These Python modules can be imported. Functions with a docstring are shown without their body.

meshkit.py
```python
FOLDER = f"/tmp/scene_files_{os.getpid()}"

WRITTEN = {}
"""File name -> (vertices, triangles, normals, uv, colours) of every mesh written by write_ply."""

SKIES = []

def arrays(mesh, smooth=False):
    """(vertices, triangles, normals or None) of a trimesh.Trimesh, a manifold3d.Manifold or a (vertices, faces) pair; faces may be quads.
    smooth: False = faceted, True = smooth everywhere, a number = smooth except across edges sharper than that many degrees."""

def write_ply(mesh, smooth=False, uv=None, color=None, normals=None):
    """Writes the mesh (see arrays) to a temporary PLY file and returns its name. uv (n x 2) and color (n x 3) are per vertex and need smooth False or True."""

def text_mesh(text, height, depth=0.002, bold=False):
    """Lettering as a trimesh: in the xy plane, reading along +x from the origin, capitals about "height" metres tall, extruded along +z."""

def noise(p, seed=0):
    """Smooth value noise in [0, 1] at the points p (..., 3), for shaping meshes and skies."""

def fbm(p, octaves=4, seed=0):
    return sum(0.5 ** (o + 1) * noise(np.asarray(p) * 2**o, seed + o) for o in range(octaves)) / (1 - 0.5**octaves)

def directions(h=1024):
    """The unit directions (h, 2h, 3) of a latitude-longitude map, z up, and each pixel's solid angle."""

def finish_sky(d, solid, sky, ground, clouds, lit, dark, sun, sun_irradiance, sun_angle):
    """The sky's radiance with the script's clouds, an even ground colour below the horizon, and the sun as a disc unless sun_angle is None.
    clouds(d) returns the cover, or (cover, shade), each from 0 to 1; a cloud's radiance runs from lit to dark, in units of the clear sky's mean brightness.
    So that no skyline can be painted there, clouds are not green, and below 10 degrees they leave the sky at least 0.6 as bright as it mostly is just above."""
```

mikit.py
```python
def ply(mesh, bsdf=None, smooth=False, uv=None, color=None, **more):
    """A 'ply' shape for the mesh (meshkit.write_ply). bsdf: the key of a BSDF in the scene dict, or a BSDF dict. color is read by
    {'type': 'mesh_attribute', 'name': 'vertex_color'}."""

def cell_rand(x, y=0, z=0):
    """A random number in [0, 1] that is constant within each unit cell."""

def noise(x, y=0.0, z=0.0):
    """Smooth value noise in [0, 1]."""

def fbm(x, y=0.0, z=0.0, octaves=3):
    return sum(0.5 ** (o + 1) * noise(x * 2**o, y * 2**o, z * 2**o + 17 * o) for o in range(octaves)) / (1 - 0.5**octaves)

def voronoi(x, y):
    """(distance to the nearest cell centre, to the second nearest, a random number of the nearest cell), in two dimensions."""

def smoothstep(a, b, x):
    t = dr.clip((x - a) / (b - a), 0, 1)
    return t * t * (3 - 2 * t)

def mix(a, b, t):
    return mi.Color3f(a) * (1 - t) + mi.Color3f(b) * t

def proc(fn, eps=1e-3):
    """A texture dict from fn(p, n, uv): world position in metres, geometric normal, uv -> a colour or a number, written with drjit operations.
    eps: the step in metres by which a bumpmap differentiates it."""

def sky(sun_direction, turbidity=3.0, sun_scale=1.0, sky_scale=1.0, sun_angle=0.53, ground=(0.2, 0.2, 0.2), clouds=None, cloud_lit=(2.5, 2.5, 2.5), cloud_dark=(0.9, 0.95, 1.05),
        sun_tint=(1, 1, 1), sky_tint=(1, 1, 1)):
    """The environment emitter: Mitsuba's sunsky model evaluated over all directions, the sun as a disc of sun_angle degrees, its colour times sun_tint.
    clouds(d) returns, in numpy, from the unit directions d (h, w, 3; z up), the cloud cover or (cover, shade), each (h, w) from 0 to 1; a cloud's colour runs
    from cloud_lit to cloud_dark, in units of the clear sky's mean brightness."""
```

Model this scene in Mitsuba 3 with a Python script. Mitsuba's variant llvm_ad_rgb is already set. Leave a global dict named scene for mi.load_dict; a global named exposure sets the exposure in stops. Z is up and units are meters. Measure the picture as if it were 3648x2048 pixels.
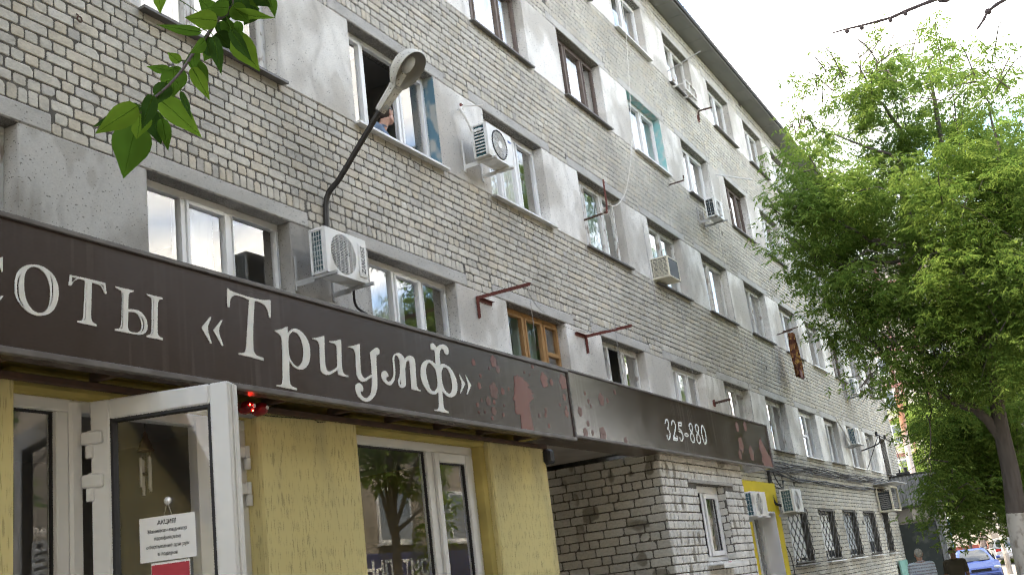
import math, random
import numpy as np, trimesh, shapely, drjit as dr
import mitsuba as mi, mikit, meshkit
import manifold3d as m3
from shapely.geometry import Polygon, LineString, box as sbox
from shapely.ops import unary_union
from mikit import proc, noise, fbm, smoothstep, mix, cell_rand, voronoi

T = mi.ScalarTransform4f
rng = np.random.default_rng(11)
scene, labels = {'type': 'scene'}, {}

# ------------------------------------------------------------------ camera, sky, exposure
CAM = np.array([-3.166, -6.447, 1.75])
RIGHT = np.array([0.4710, -0.8738, -0.1212]); DOWN = np.array([0.1854, 0.2330, -0.9546]); FWD = np.array([0.8625, 0.4278, 0.2717])
scene['camera'] = {'type': 'perspective', 'fov': 50.11, 'fov_axis': 'x', 'near_clip': 0.05, 'far_clip': 2000.0,
                   'to_world': T().look_at(origin=CAM.tolist(), target=(CAM + FWD).tolist(), up=(-DOWN).tolist())}


def cloud_cover(d):
    k = 1.0 / np.maximum(d[..., 2:3], 0.06)
    p = np.concatenate([d[..., :2] * k * 1.1 + 7.3, d[..., 2:3] * 0 + 0.4], -1)
    n = meshkit.fbm(p, 5, 3)
    cover = np.clip((n - 0.415) / 0.17, 0, 1)
    shade = np.clip((meshkit.fbm(p * 1.7 + 3.1, 4, 9) - 0.45) / 0.3, 0, 1) * 0.7
    return cover, shade


scene['sky'] = mikit.sky([-0.22, 0.40, 0.90], turbidity=3.5, sun_scale=0.30, sun_angle=4.0, clouds=cloud_cover,
                         cloud_lit=(2.6, 2.46, 2.2), cloud_dark=(1.34, 1.3, 1.22), sky_tint=(1.12, .985, .83))
exposure = 4.5


# ------------------------------------------------------------------ naming
used = {}


def numbered(key):
    n = used.get(key, 0)
    used[key] = n + 1
    return key if n == 0 else f'{key}_{n:03d}'


def thing(name, label=None, category=None, group=None, kind=None):
    key = numbered(name)
    tag(key, label, category, group, kind)
    return key


def tag(key, label=None, category=None, group=None, kind=None):
    d = {k: v for k, v in (('label', label), ('category', category), ('group', group), ('kind', kind)) if v}
    if d:
        labels[key] = d


def put(name, mesh, bsdf, parent=None, smooth=False, label=None, kind=None, **kw):
    key = numbered(f'{parent}__{name}' if parent else name)
    scene[key] = mikit.ply(mesh, bsdf, smooth=smooth, **kw)
    tag(key, label, kind=kind)
    return key


# ------------------------------------------------------------------ geometry helpers
BOXF = np.array([[0, 2, 3, 1], [4, 5, 7, 6], [0, 1, 5, 4], [2, 6, 7, 3], [0, 4, 6, 2], [1, 3, 7, 5]])


class MB:
    """collects vertices and triangles of one mesh"""

    def __init__(self):
        self.v, self.f, self.n = [], [], 0

    def add(self, v, f):
        v = np.asarray(v, float); f = np.asarray(f, int)
        if f.shape[1] == 4:
            f = np.vstack([f[:, [0, 1, 2]], f[:, [0, 2, 3]]])
        self.v.append(v); self.f.append(f + self.n); self.n += len(v)
        return self

    def box(self, x0, x1, y0, y1, z0, z1):
        return self.add([[x, y, z] for x in (x0, x1) for y in (y0, y1) for z in (z0, z1)], BOXF)

    def tm(self, m):
        if hasattr(m, 'to_mesh'):
            k = m.to_mesh(); return self.add(k.vert_properties[:, :3], k.tri_verts)
        return self.add(m.vertices, m.faces)

    def tube(self, pts, r, n=8, caps=True):
        self.add(*tube(pts, r, n, caps)); return self

    def quad(self, a, b, c, d):
        return self.add([a, b, c, d], [[0, 1, 2, 3]])

    def cbox(self, x0, x1, y0, y1, z0, z1, c=0.006):
        return self.tm(cbox(x0, x1, y0, y1, z0, z1, c))

    def move(self, M=None, t=(0, 0, 0)):
        M = np.eye(3) if M is None else np.asarray(M)
        self.v = [v @ M.T + np.asarray(t) for v in self.v]; return self

    def mesh(self):
        return np.vstack(self.v), np.vstack(self.f)


def cbox(x0, x1, y0, y1, z0, z1, c=0.006):
    c = min(c, (x1 - x0) * .45, (y1 - y0) * .45, (z1 - z0) * .45)
    p = []
    for sx in (0, 1):
        for sy in (0, 1):
            for sz in (0, 1):
                b = np.array([x1 if sx else x0, y1 if sy else y0, z1 if sz else z0])
                s = np.array([-1 if sx else 1, -1 if sy else 1, -1 if sz else 1]) * c
                for k in range(3):
                    q = b + s; q[k] = b[k]; p.append(q)
    return m3.Manifold.hull_points(np.array(p))


def tube(pts, r, n=8, caps=True):
    pts = np.asarray(pts, float); m = len(pts)
    r = np.broadcast_to(np.asarray(r, float), (m,))
    t = np.gradient(pts, axis=0); t /= np.linalg.norm(t, axis=1, keepdims=True) + 1e-12
    a = np.array([0, 0, 1.0]) if abs(t[0, 2]) < .9 else np.array([1.0, 0, 0])
    u = np.cross(t[0], a); u /= np.linalg.norm(u)
    ang = np.arange(n) * 2 * np.pi / n
    V = []
    for i in range(m):
        u = u - t[i] * (u @ t[i]); u /= np.linalg.norm(u) + 1e-12
        w = np.cross(t[i], u)
        V.append(pts[i] + r[i] * (np.cos(ang)[:, None] * u + np.sin(ang)[:, None] * w))
    V = np.vstack(V)
    i = np.arange(n); j = (i + 1) % n
    F = np.vstack([np.stack([i + k * n, j + k * n, j + (k + 1) * n, i + (k + 1) * n], 1) for k in range(m - 1)])
    F = np.vstack([F[:, [0, 1, 2]], F[:, [0, 2, 3]]])
    if caps:
        V = np.vstack([V, pts[:1], pts[-1:]])
        F = np.vstack([F, np.stack([j, i, i * 0 + len(V) - 2], 1), np.stack([i, j, i * 0 + len(V) - 1], 1) + np.stack([i * 0 + (m - 1) * n, i * 0 + (m - 1) * n, i * 0], 1)])
    return V, F


def smooth_line(pts, k=6):
    """Catmull-Rom through the points"""
    p = np.asarray(pts, float)
    p = np.vstack([2 * p[0] - p[1], p, 2 * p[-1] - p[-2]])
    out = []
    for i in range(1, len(p) - 2):
        for s in np.arange(k) / k:
            a, b, c, d = p[i - 1:i + 3]
            out.append(.5 * (2 * b + (c - a) * s + (2 * a - 5 * b + 4 * c - d) * s * s + (3 * b - a - 3 * c + d) * s ** 3))
    out.append(p[-2])
    return np.array(out)


def smooth_ring(pts, k=4, corner=50):
    """closed outline: rounded where the turn is gentle, sharp where it is not"""
    p = np.asarray(pts, float); n = len(p); out = []
    d = np.roll(p, -1, 0) - p
    turn = []
    for i in range(n):
        a, b = d[i - 1], d[i]
        turn.append(abs(math.degrees(math.atan2(a[0] * b[1] - a[1] * b[0], a @ b))))
    for i in range(n):
        b, c = p[i], p[(i + 1) % n]
        tb = (c - p[i - 1]) / 2 if turn[i] < corner else (c - b)
        tc = (p[(i + 2) % n] - b) / 2 if turn[(i + 1) % n] < corner else (c - b)
        L = np.linalg.norm(c - b)
        for t in (tb, tc):
            s = np.linalg.norm(t)
            if s > L: t *= L / s
        for s in np.arange(k) / k:
            out.append((2 * s ** 3 - 3 * s * s + 1) * b + (s ** 3 - 2 * s * s + s) * tb + (3 * s * s - 2 * s ** 3) * c + (s ** 3 - s * s) * tc)
    return np.array(out)


def poly_xz(shape, y0, y1):
    """shapely polygon in (x, z) extruded from y0 (front) to y1"""
    b = MB()
    for g in getattr(shape, 'geoms', [shape]):
        if g.is_empty or g.area < 1e-7: continue
        m = trimesh.creation.extrude_polygon(g, abs(y1 - y0), engine='earcut')
        v = np.array(m.vertices)
        b.add(np.stack([v[:, 0], max(y0, y1) - v[:, 2], v[:, 1]], 1), m.faces)
    return b.mesh()


def ball(c, r, sub=1):
    s = trimesh.creation.icosphere(subdivisions=sub)
    return np.array(s.vertices) * np.asarray(r) + np.asarray(c), s.faces


def rotz(a):
    c, s = math.cos(a), math.sin(a)
    return np.array([[c, -s, 0], [s, c, 0], [0, 0, 1.0]])


# ------------------------------------------------------------------ materials
def mat(name, color, rough=.8, spec=.3, metal=0.0, bump=None, bscale=.004, **more):
    base = proc(color) if callable(color) else {'type': 'rgb', 'value': list(color)}
    b = {'type': 'principled', 'base_color': base, 'roughness': proc(rough) if callable(rough) else float(rough), 'specular': spec, 'metallic': metal, **more}
    if bump is not None:
        b = {'type': 'bumpmap', 'tex': proc(bump, eps=2e-3), 'scale': bscale, 'bsdf': b}
    scene[name] = {'type': 'twosided', 'bsdf': b}


def c3(*a): return mi.Color3f(*a)


def brick_color(p, n, uv):
    a = mix(c3(.52, .495, .435), c3(.44, .415, .36), uv.x)
    a = mix(a, c3(.50, .44, .34), smoothstep(.6, 1, uv.y) * .6)
    a = mix(a, c3(.36, .345, .32), smoothstep(.16, .0, uv.y) * .7)
    g = fbm(p.x * 1.1, p.y, p.z * .8, 3)
    a *= .70 + .55 * g
    f = noise(p.x * 70, p.y * 70, p.z * 70)
    m = noise(p.x * 18, p.y * 18, p.z * 18)
    a *= .82 + .18 * f + .16 * (m - .3)
    return a


mat('brick_cream', brick_color, .95, .15, bump=lambda p, n, uv: noise(p.x * 55, p.y * 55, p.z * 55) + .5 * noise(p.x * 130, p.y * 130, p.z * 130), bscale=.003)
mat('mortar', lambda p, n, uv: c3(.105, .099, .088) * (.5 + 1.0 * fbm(p.x * 9, p.y * 9, p.z * 9, 3)), .98, .1)


def annex_brick_color(p, n, uv):
    a = mix(c3(.70, .685, .635), c3(.60, .58, .53), uv.x)
    a *= .72 + .5 * fbm(p.x * 2.2, p.y * 2.2, p.z * 2.2, 3)
    drip = smoothstep(.66, .74, noise(p.x * 15, p.y * 8, p.z * 5)) * smoothstep(.42, .62, fbm(p.x * 3, p.y * 3, p.z * 2.2, 2))
    a = mix(a, c3(.20, .18, .14), drip * .8)
    # damp drips smeared round the upper courses under the flashing
    return a * (.85 + .25 * noise(p.x * 60, p.y * 60, p.z * 60))


mat('brick_white', annex_brick_color, .9, .2)
mat('mortar_dark', lambda p, n, uv: c3(.13, .12, .105) * (.6 + .8 * fbm(p.x * 12, p.y * 12, p.z * 12, 2)), .98, .1)


def plaster_color(p, n, uv):
    g = fbm(p.x * 1.3 + 5, p.y * 1.3, p.z * .9, 4)
    a = mix(c3(.43, .405, .365), c3(.68, .66, .62), smoothstep(.33, .62, g))
    streak = smoothstep(.55, .8, fbm(p.x * 5 + 2 * noise(p.x * 3, 0, p.z * 2), p.y * 9, p.z * .9, 4))
    a = mix(a, c3(.30, .28, .25), streak * .45)
    pit = smoothstep(.80, .86, noise(p.x * 74, p.y * 74, p.z * 60))
    a = mix(a, c3(.13, .12, .11), pit * .75)
    patch = smoothstep(.60, .66, fbm(p.x * 2.3 + 9, p.y, p.z * 1.4, 3))
    a = mix(a, c3(.44, .41, .36), patch * .45)
    return a * (.9 + .2 * noise(p.x * 90, p.y * 90, p.z * 90))


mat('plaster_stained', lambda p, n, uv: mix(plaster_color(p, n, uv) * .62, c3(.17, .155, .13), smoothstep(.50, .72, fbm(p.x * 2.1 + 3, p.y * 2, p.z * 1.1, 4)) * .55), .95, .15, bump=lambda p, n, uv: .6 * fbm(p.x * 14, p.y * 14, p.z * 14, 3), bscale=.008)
mat('plaster', plaster_color, .95, .15, bump=lambda p, n, uv: .6 * fbm(p.x * 14, p.y * 14, p.z * 14, 3) - .6 * smoothstep(.80, .86, noise(p.x * 74, p.y * 74, p.z * 60)), bscale=.008)


def concrete_color(p, n, uv):
    g = fbm(p.x * 2.4, p.y * 2.4, p.z * 5, 3)
    a = mix(c3(.31, .30, .28), c3(.47, .455, .425), g)
    pit = smoothstep(.76, .84, noise(p.x * 52, p.y * 52, p.z * 52))
    return mix(a, c3(.11, .105, .10), pit * .75) * (.88 + .24 * noise(p.x * 110, p.y * 110, p.z * 110))


mat('concrete', concrete_color, .95, .15)
mat('eave_concrete', lambda p, n, uv: mix(c3(.20, .20, .20), c3(.30, .30, .30), fbm(p.x * 1.2, p.y * 5, p.z * 3, 3)), .95, .1)
mat('pvc_white', lambda p, n, uv: c3(.66, .66, .655) * (.88 + .2 * fbm(p.x * 3, p.y * 3, p.z * 2, 2)), .35, .5)
mat('pvc_grey', (.42, .42, .42), .4, .5)
mat('gasket', (.025, .025, .028), .6, .3)


def old_paint(p, n, uv):
    k = smoothstep(.55, .72, fbm(p.x * 22, p.y * 22, p.z * 7, 3))
    return mix(c3(.58, .57, .54), c3(.22, .17, .13), k * .8)


mat('wood_white', old_paint, .7, .3)
mat('wood_dark', lambda p, n, uv: mix(c3(.085, .06, .05), c3(.15, .12, .10), fbm(p.x * 30, p.y * 30, p.z * 6, 2)), .6, .3)
mat('wood_ochre', lambda p, n, uv: mix(c3(.27, .14, .05), c3(.38, .22, .09), fbm(p.x * 34, p.y * 34, p.z * 5, 3)), .45, .4)
scene['glass'] = {'type': 'thindielectric', 'int_ior': 1.8}
mat('curtain_white', (.74, .74, .72), .9, .1)
mat('curtain_grey', (.42, .44, .45), .9, .1)
mat('curtain_green', (.30, .37, .34), .9, .1)
mat('curtain_beige', (.50, .45, .37), .9, .1)
mat('room_wall', (.24, .235, .22), .95, .1)
mat('sill_white', lambda p, n, uv: c3(.62, .62, .61) * (.75 + .35 * fbm(p.x * 6, p.y * 20, p.z * 8, 2)), .4, .5)
mat('sill_dark', lambda p, n, uv: mix(c3(.16, .155, .15), c3(.08, .07, .06), fbm(p.x * 8, p.y * 20, p.z * 8, 3)), .6, .4)
mat('paint_turquoise', lambda p, n, uv: mix(c3(.22, .42, .42), c3(.42, .46, .43), smoothstep(.4, .7, fbm(p.x * 9, p.y * 9, p.z * 6, 3))), .8, .2)
mat('paint_blue', lambda p, n, uv: mix(c3(.10, .18, .23), c3(.33, .34, .32), smoothstep(.40, .62, fbm(p.x * 9, p.y * 9, p.z * 4, 3))), .8, .2)


def sign_color(p, n, uv):
    streak = smoothstep(.50, .8, noise(p.x * 46, p.y, p.z * 1.1)) * smoothstep(.45, .75, fbm(p.x * 2.0, p.y, p.z * .8, 2))
    a = mix(c3(.031, .0155, .0125), c3(.11, .092, .086), streak * .24)
    return a * (.9 + .2 * noise(p.x * 120, p.y * 120, p.z * 120))


mat('sign_brown', sign_color, lambda p, n, uv: .22 + .15 * fbm(p.x * 4, p.y * 4, p.z * 2, 2), .38)
mat('sign_grey', sign_color, lambda p, n, uv: .13 + .10 * fbm(p.x * 4, p.y * 4, p.z * 2, 2), .85)
mat('sign_frame', lambda p, n, uv: mix(c3(.075, .062, .058), c3(.18, .17, .165), fbm(p.x * 11, p.y * 30, p.z * 30, 2)), .5, .5)
mat('sign_white', (.76, .77, .76), .4, .4)


def sign_red_color(p, n, uv):
    streak = smoothstep(.50, .8, noise(p.x * 46, p.y, p.z * 1.1)) * smoothstep(.40, .7, fbm(p.x * 2.0, p.y, p.z * .8, 2))
    return mix(mix(c3(.15, .038, .030), c3(.055, .021, .018), uv.x), c3(.16, .12, .115), streak * .5)


mat('sign_red', sign_red_color, .35, .5)


def yellow_groove(p):
    w = 2.2 * noise(p.x * 9, p.y * 9, p.z * 9)
    return smoothstep(.58, .80, noise(p.x * 240 + w, p.y * 240, p.z * 13)) * smoothstep(.25, .6, noise(p.x * 70, p.y * 70, p.z * 16))


def yellow_color(p, n, uv):
    g = yellow_groove(p)
    base = mix(c3(.73, .64, .315), c3(.61, .53, .25), fbm(p.x * 1.5, p.y * 1.5, p.z * 1.1, 3))
    dirt = smoothstep(.45, .7, fbm(p.x * 2.4 + 4, p.y * 2.4, p.z * .7, 3))
    base = mix(base, c3(.36, .33, .21), dirt * .5)
    return mix(base, c3(.22, .19, .09), g * .42)


mat('yellow_plaster', yellow_color, .95, .15, bump=lambda p, n, uv: -1.0 * yellow_groove(p) + .5 * noise(p.x * 90, p.y * 90, p.z * 60), bscale=.003)
mat('yellow_smooth', lambda p, n, uv: c3(.48, .39, .13) * (.6 + .6 * fbm(p.x * 5, p.y * 5, p.z * 5, 3)), .9, .15)
mat('yellow_bright', lambda p, n, uv: c3(.68, .53, .035) * (.8 + .3 * fbm(p.x * 2, p.y * 2, p.z * 3, 3)), .8, .2)
mat('render_white', lambda p, n, uv: c3(.70, .69, .69) * (.85 + .25 * fbm(p.x * 3, p.y * 3, p.z * 2, 2)), .9, .15)
mat('rust_red', lambda p, n, uv: mix(c3(.16, .042, .03), c3(.085, .035, .028), fbm(p.x * 25, p.y * 25, p.z * 25, 3)), .7, .3)
mat('rust_dark', lambda p, n, uv: mix(c3(.055, .042, .036), c3(.11, .062, .042), fbm(p.x * 30, p.y * 30, p.z * 30, 2)), .8, .2)
mat('pipe_black', lambda p, n, uv: c3(.022, .019, .017) * (.6 + .9 * fbm(p.x * 20, p.y * 20, p.z * 20, 2)), .45, .5)


def lamp_color(p, n, uv):
    spot = smoothstep(.80, .86, noise(p.x * 60, p.y * 60, p.z * 60))
    a = mix(c3(.66, .64, .58), c3(.50, .475, .41), fbm(p.x * 8, p.y * 8, p.z * 8, 3))
    return mix(a, c3(.12, .06, .03), spot * .9)


mat('lamp_shell', lamp_color, .45, .4)
mat('lamp_inside', (.33, .31, .27), .35, .5)
mat('lamp_lens', (.30, .28, .245), .15, .6)
scene['lens_glass'] = {'type': 'thindielectric', 'int_ior': 1.5}
mat('bulb', (.62, .62, .60), .2, .5)
mat('ac_white', lambda p, n, uv: mix(c3(.68, .68, .66), c3(.50, .48, .43), smoothstep(.5, .75, fbm(p.x * 6, p.y * 6, p.z * 3, 3))), .45, .4)
mat('ac_cream', (.58, .54, .42), .5, .4)
mat('ac_dark', (.035, .04, .042), .5, .4)
mat('ac_fin', (.02, .075, .095), .35, .6)
mat('steel_grey', lambda p, n, uv: c3(.36, .36, .35) * (.7 + .5 * fbm(p.x * 15, p.y * 15, p.z * 15, 2)), .5, .5)
mat('wire_white', (.62, .60, .55), .6, .3)
mat('black_print', (.03, .03, .035), .6, .3)
mat('blue_print', (.07, .12, .35), .5, .3)
mat('paper', (.80, .80, .81), .8, .2)
mat('red_card', (.42, .03, .05), .5, .4)
mat('corrugated', lambda p, n, uv: mix(c3(.20, .20, .205), c3(.32, .32, .32), fbm(p.x * 6, p.y * 6, p.z * 1.5, 3)), .5, .5)
mat('door_green', lambda p, n, uv: mix(c3(.040, .048, .045), c3(.10, .105, .09), smoothstep(.55, .8, fbm(p.x * 4, p.y * 4, p.z * 4, 4))), .5, .4)
mat('panel_grey', lambda p, n, uv: mix(c3(.20, .18, .16), c3(.34, .31, .28), fbm(p.x * 4, p.y * 4, p.z * 2, 2)), .8, .2)
mat('paint_green_smear', (.20, .36, .31), .8, .2)
mat('cable_black', (.030, .028, .027), .6, .3)
mat('grille_iron', (.06, .055, .05), .6, .3)
mat('rug', lambda p, n, uv: mix(mix(c3(.16, .07, .03), c3(.06, .022, .014), smoothstep(.45, .55, noise(p.x * 13, p.y * 13, p.z * 9))), c3(.30, .17, .045), smoothstep(.62, .7, noise(p.x * 21, p.y * 5, p.z * 15))), .95, .1)


def bark_color(p, n, uv):
    return mix(c3(.075, .062, .052), c3(.15, .13, .115), fbm(p.x * 22, p.y * 22, p.z * 4, 3))


mat('bark', bark_color, .95, .1)
mat('twig_bark_glare', (.15, .13, .145), .8, .2)  # paler purplish tone paints in the bright sky bleeding over the twigs
mat('poplar_bark', (.07, .05, .035), .8, .2)
mat('whitewash', lambda p, n, uv: mix(c3(.50, .47, .42), c3(.30, .26, .22), smoothstep(.5, .7, fbm(p.x * 9, p.y * 9, p.z * 5, 3))), .9, .1)


def leaf_mat(name, c0, c1, trans=.9, rough=.5, vein=False):
    def col(p, n, uv):
        return mix(c3(*c0), c3(*c1), uv.x) * (.85 + .3 * noise(p.x * 30, p.y * 30, p.z * 30))
    scene[name] = {'type': 'principledthin', 'base_color': proc(col), 'roughness': rough, 'diff_trans': trans, 'spec_trans': 0.0, 'eta': 1.4}


leaf_mat('leaf_maple', (.125, .215, .042), (.25, .34, .075), 1.1)
leaf_mat('leaf_pale', (.20, .30, .06), (.34, .42, .12), .95)
leaf_mat('leaf_poplar_shaded', (.026, .066, .013), (.045, .095, .02), .4, .35)  # shaded copy of the leaf: shade put into the colour
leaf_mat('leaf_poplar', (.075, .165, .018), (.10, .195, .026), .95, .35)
leaf_mat('leaf_poplar_lit', (.15, .28, .026), (.19, .31, .036), 1.25, .4)  # lit copy of the leaf: light put into the colour
mat('skin', (.46, .27, .20), .55, .4)
mat('skin_dark', (.26, .145, .10), .55, .4)
mat('hair_dark', (.022, .017, .015), .6, .3)
mat('hair_brown', (.045, .032, .026), .6, .3)
mat('hair_grey', lambda p, n, uv: c3(.42, .40, .36) * (.6 + .7 * noise(p.x * 160, p.y * 160, p.z * 60)), .7, .3)
mat('eye_dark', (.03, .025, .022), .3, .5)
mat('lip', (.36, .16, .13), .5, .3)
mat('denim', lambda p, n, uv: mix(c3(.085, .12, .18), c3(.16, .205, .27), fbm(p.x * 28, p.y * 28, p.z * 28, 2)), .9, .1)
mat('shirt_stripe', lambda p, n, uv: dr.select(mi.Float(dr.abs(p.z * 16 - dr.floor(p.z * 16) - .5)) < .07, c3(.30, .17, .17), dr.select(mi.Float(dr.abs(p.z * 16 + .5 - dr.floor(p.z * 16 + .5) - .5)) < .10, c3(.62, .66, .70), c3(.42, .50, .61))), .9, .1)
mat('shirt_olive', (.085, .075, .055), .9, .1)
mat('shirt_grey', (.20, .165, .155), .9, .1)
mat('trousers_dark', (.055, .06, .065), .9, .1)
mat('shoe', (.03, .025, .022), .6, .3)
mat('car_blue', (.07, .11, .33), .3, .6, .25, clearcoat=1.0, clearcoat_gloss=.9)
mat('car_silver', (.52, .50, .48), .3, .6, .3, clearcoat=1.0, clearcoat_gloss=.9)
mat('car_glass', (.045, .05, .05), .06, .8)
mat('tyre', (.022, .022, .022), .8, .2)
mat('hubcap', (.42, .42, .42), .3, .6, .6)
mat('lamp_red', (.42, .02, .02), .2, .6)
mat('lamp_clear', (.62, .63, .64), .15, .7)
mat('asphalt', lambda p, n, uv: mix(c3(.17, .155, .135), c3(.24, .22, .19), fbm(p.x * 1.6, p.y * 1.6, p.z, 4)), .95, .1)
mat('pavement_grey', lambda p, n, uv: mix(c3(.20, .19, .175), c3(.29, .28, .26), fbm(p.x * 2, p.y * 2, p.z, 4)), .95, .1)
mat('soil', lambda p, n, uv: mix(c3(.11, .09, .06), c3(.06, .085, .025), smoothstep(.45, .6, fbm(p.x * .8, p.y * .8, 0, 4))), .98, .05)
mat('kerb_stone', (.30, .29, .27), .9, .1)
mat('panel_beige', lambda p, n, uv: c3(.43, .385, .34) * (.85 + .3 * fbm(p.x * .8, p.y * .8, p.z * .5, 3)), .95, .1)
mat('seam_red', (.26, .13, .115), .8, .2)
mat('low_white', lambda p, n, uv: c3(.52, .47, .41) * (.85 + .25 * fbm(p.x, p.y * 1.2, p.z, 3)), .9, .1)
mat('plinth_red', (.19, .055, .05), .8, .2)
mat('roof_pale', (.74, .76, .78), .5, .3)
mat('flue_paint', lambda p, n, uv: mix(c3(.55, .47, .42), c3(.40, .20, .12), smoothstep(.35, .60, fbm(p.x * 3, p.y * 3, p.z * .6 + 3, 3) * .5 + smoothstep(6.0, 8.4, p.z) * .36)), .8, .2)
mat('pole_blue', (.20, .34, .55), .5, .4)
mat('far_window', (.06, .07, .08), .1, .7)
mat('facing_brick', lambda p, n, uv: mix(c3(.29, .26, .22), c3(.11, .105, .10), smoothstep(.86, .92, dr.maximum(p.z * 10 - dr.floor(p.z * 10), mi.Float(p.x * 4 + .5 * dr.floor(p.z * 10) - dr.floor(p.x * 4 + .5 * dr.floor(p.z * 10))) * .96))), .95, .1)
mat('banner_blue', (.035, .04, .12), .5, .3)
mat('roof_dark', (.07, .068, .066), .9, .1)
mat('siren_red', (.20, .008, .012), .25, .5)
scene['siren_glow'] = {'type': 'diffuse', 'reflectance': {'type': 'rgb', 'value': [.6, .02, .02]}}
mat('chime_metal', (.62, .62, .62), .3, .5, .4)
mat('nozzle', (.26, .25, .24), .6, .4)


# ------------------------------------------------------------------ ground
def ground_z(x):
    return 0.0 if x < 40 else (x - 40) * 0.012


def ground_sheet(x0, x1, y0, y1, dz, nx=60):
    xs = np.concatenate([np.linspace(x0, min(x1, 140), nx), [x1]] if x1 > 140 else [np.linspace(x0, x1, nx)])
    v = [[x, y, ground_z(min(x, 140)) + dz] for x in xs for y in (y0, y1)]
    f = [[2 * i, 2 * i + 2, 2 * i + 3, 2 * i + 1] for i in range(len(xs) - 1)]
    return v, f


put('ground', ground_sheet(-400, 700, -400, 400, -.012), 'soil'); tag('ground', kind='structure')
put('pavement', ground_sheet(-12, 41, -4.2, -.02, .0), 'pavement_grey'); tag('pavement', kind='structure')
put('road', ground_sheet(-60, 110, -11.5, -5.6, -.004), 'asphalt'); tag('road', kind='structure')
put('yard', ground_sheet(41, 75.5, -5.6, 7, -.006), 'asphalt'); tag('yard', kind='structure')
kb = MB()
for i in range(52):
    kb.cbox(-12 + i * 1.02, -12 + i * 1.02 + 1.0, -4.34, -4.2, -.1, .06, .012)
put('kerb', kb.mesh(), 'kerb_stone'); tag('kerb', kind='structure')

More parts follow.
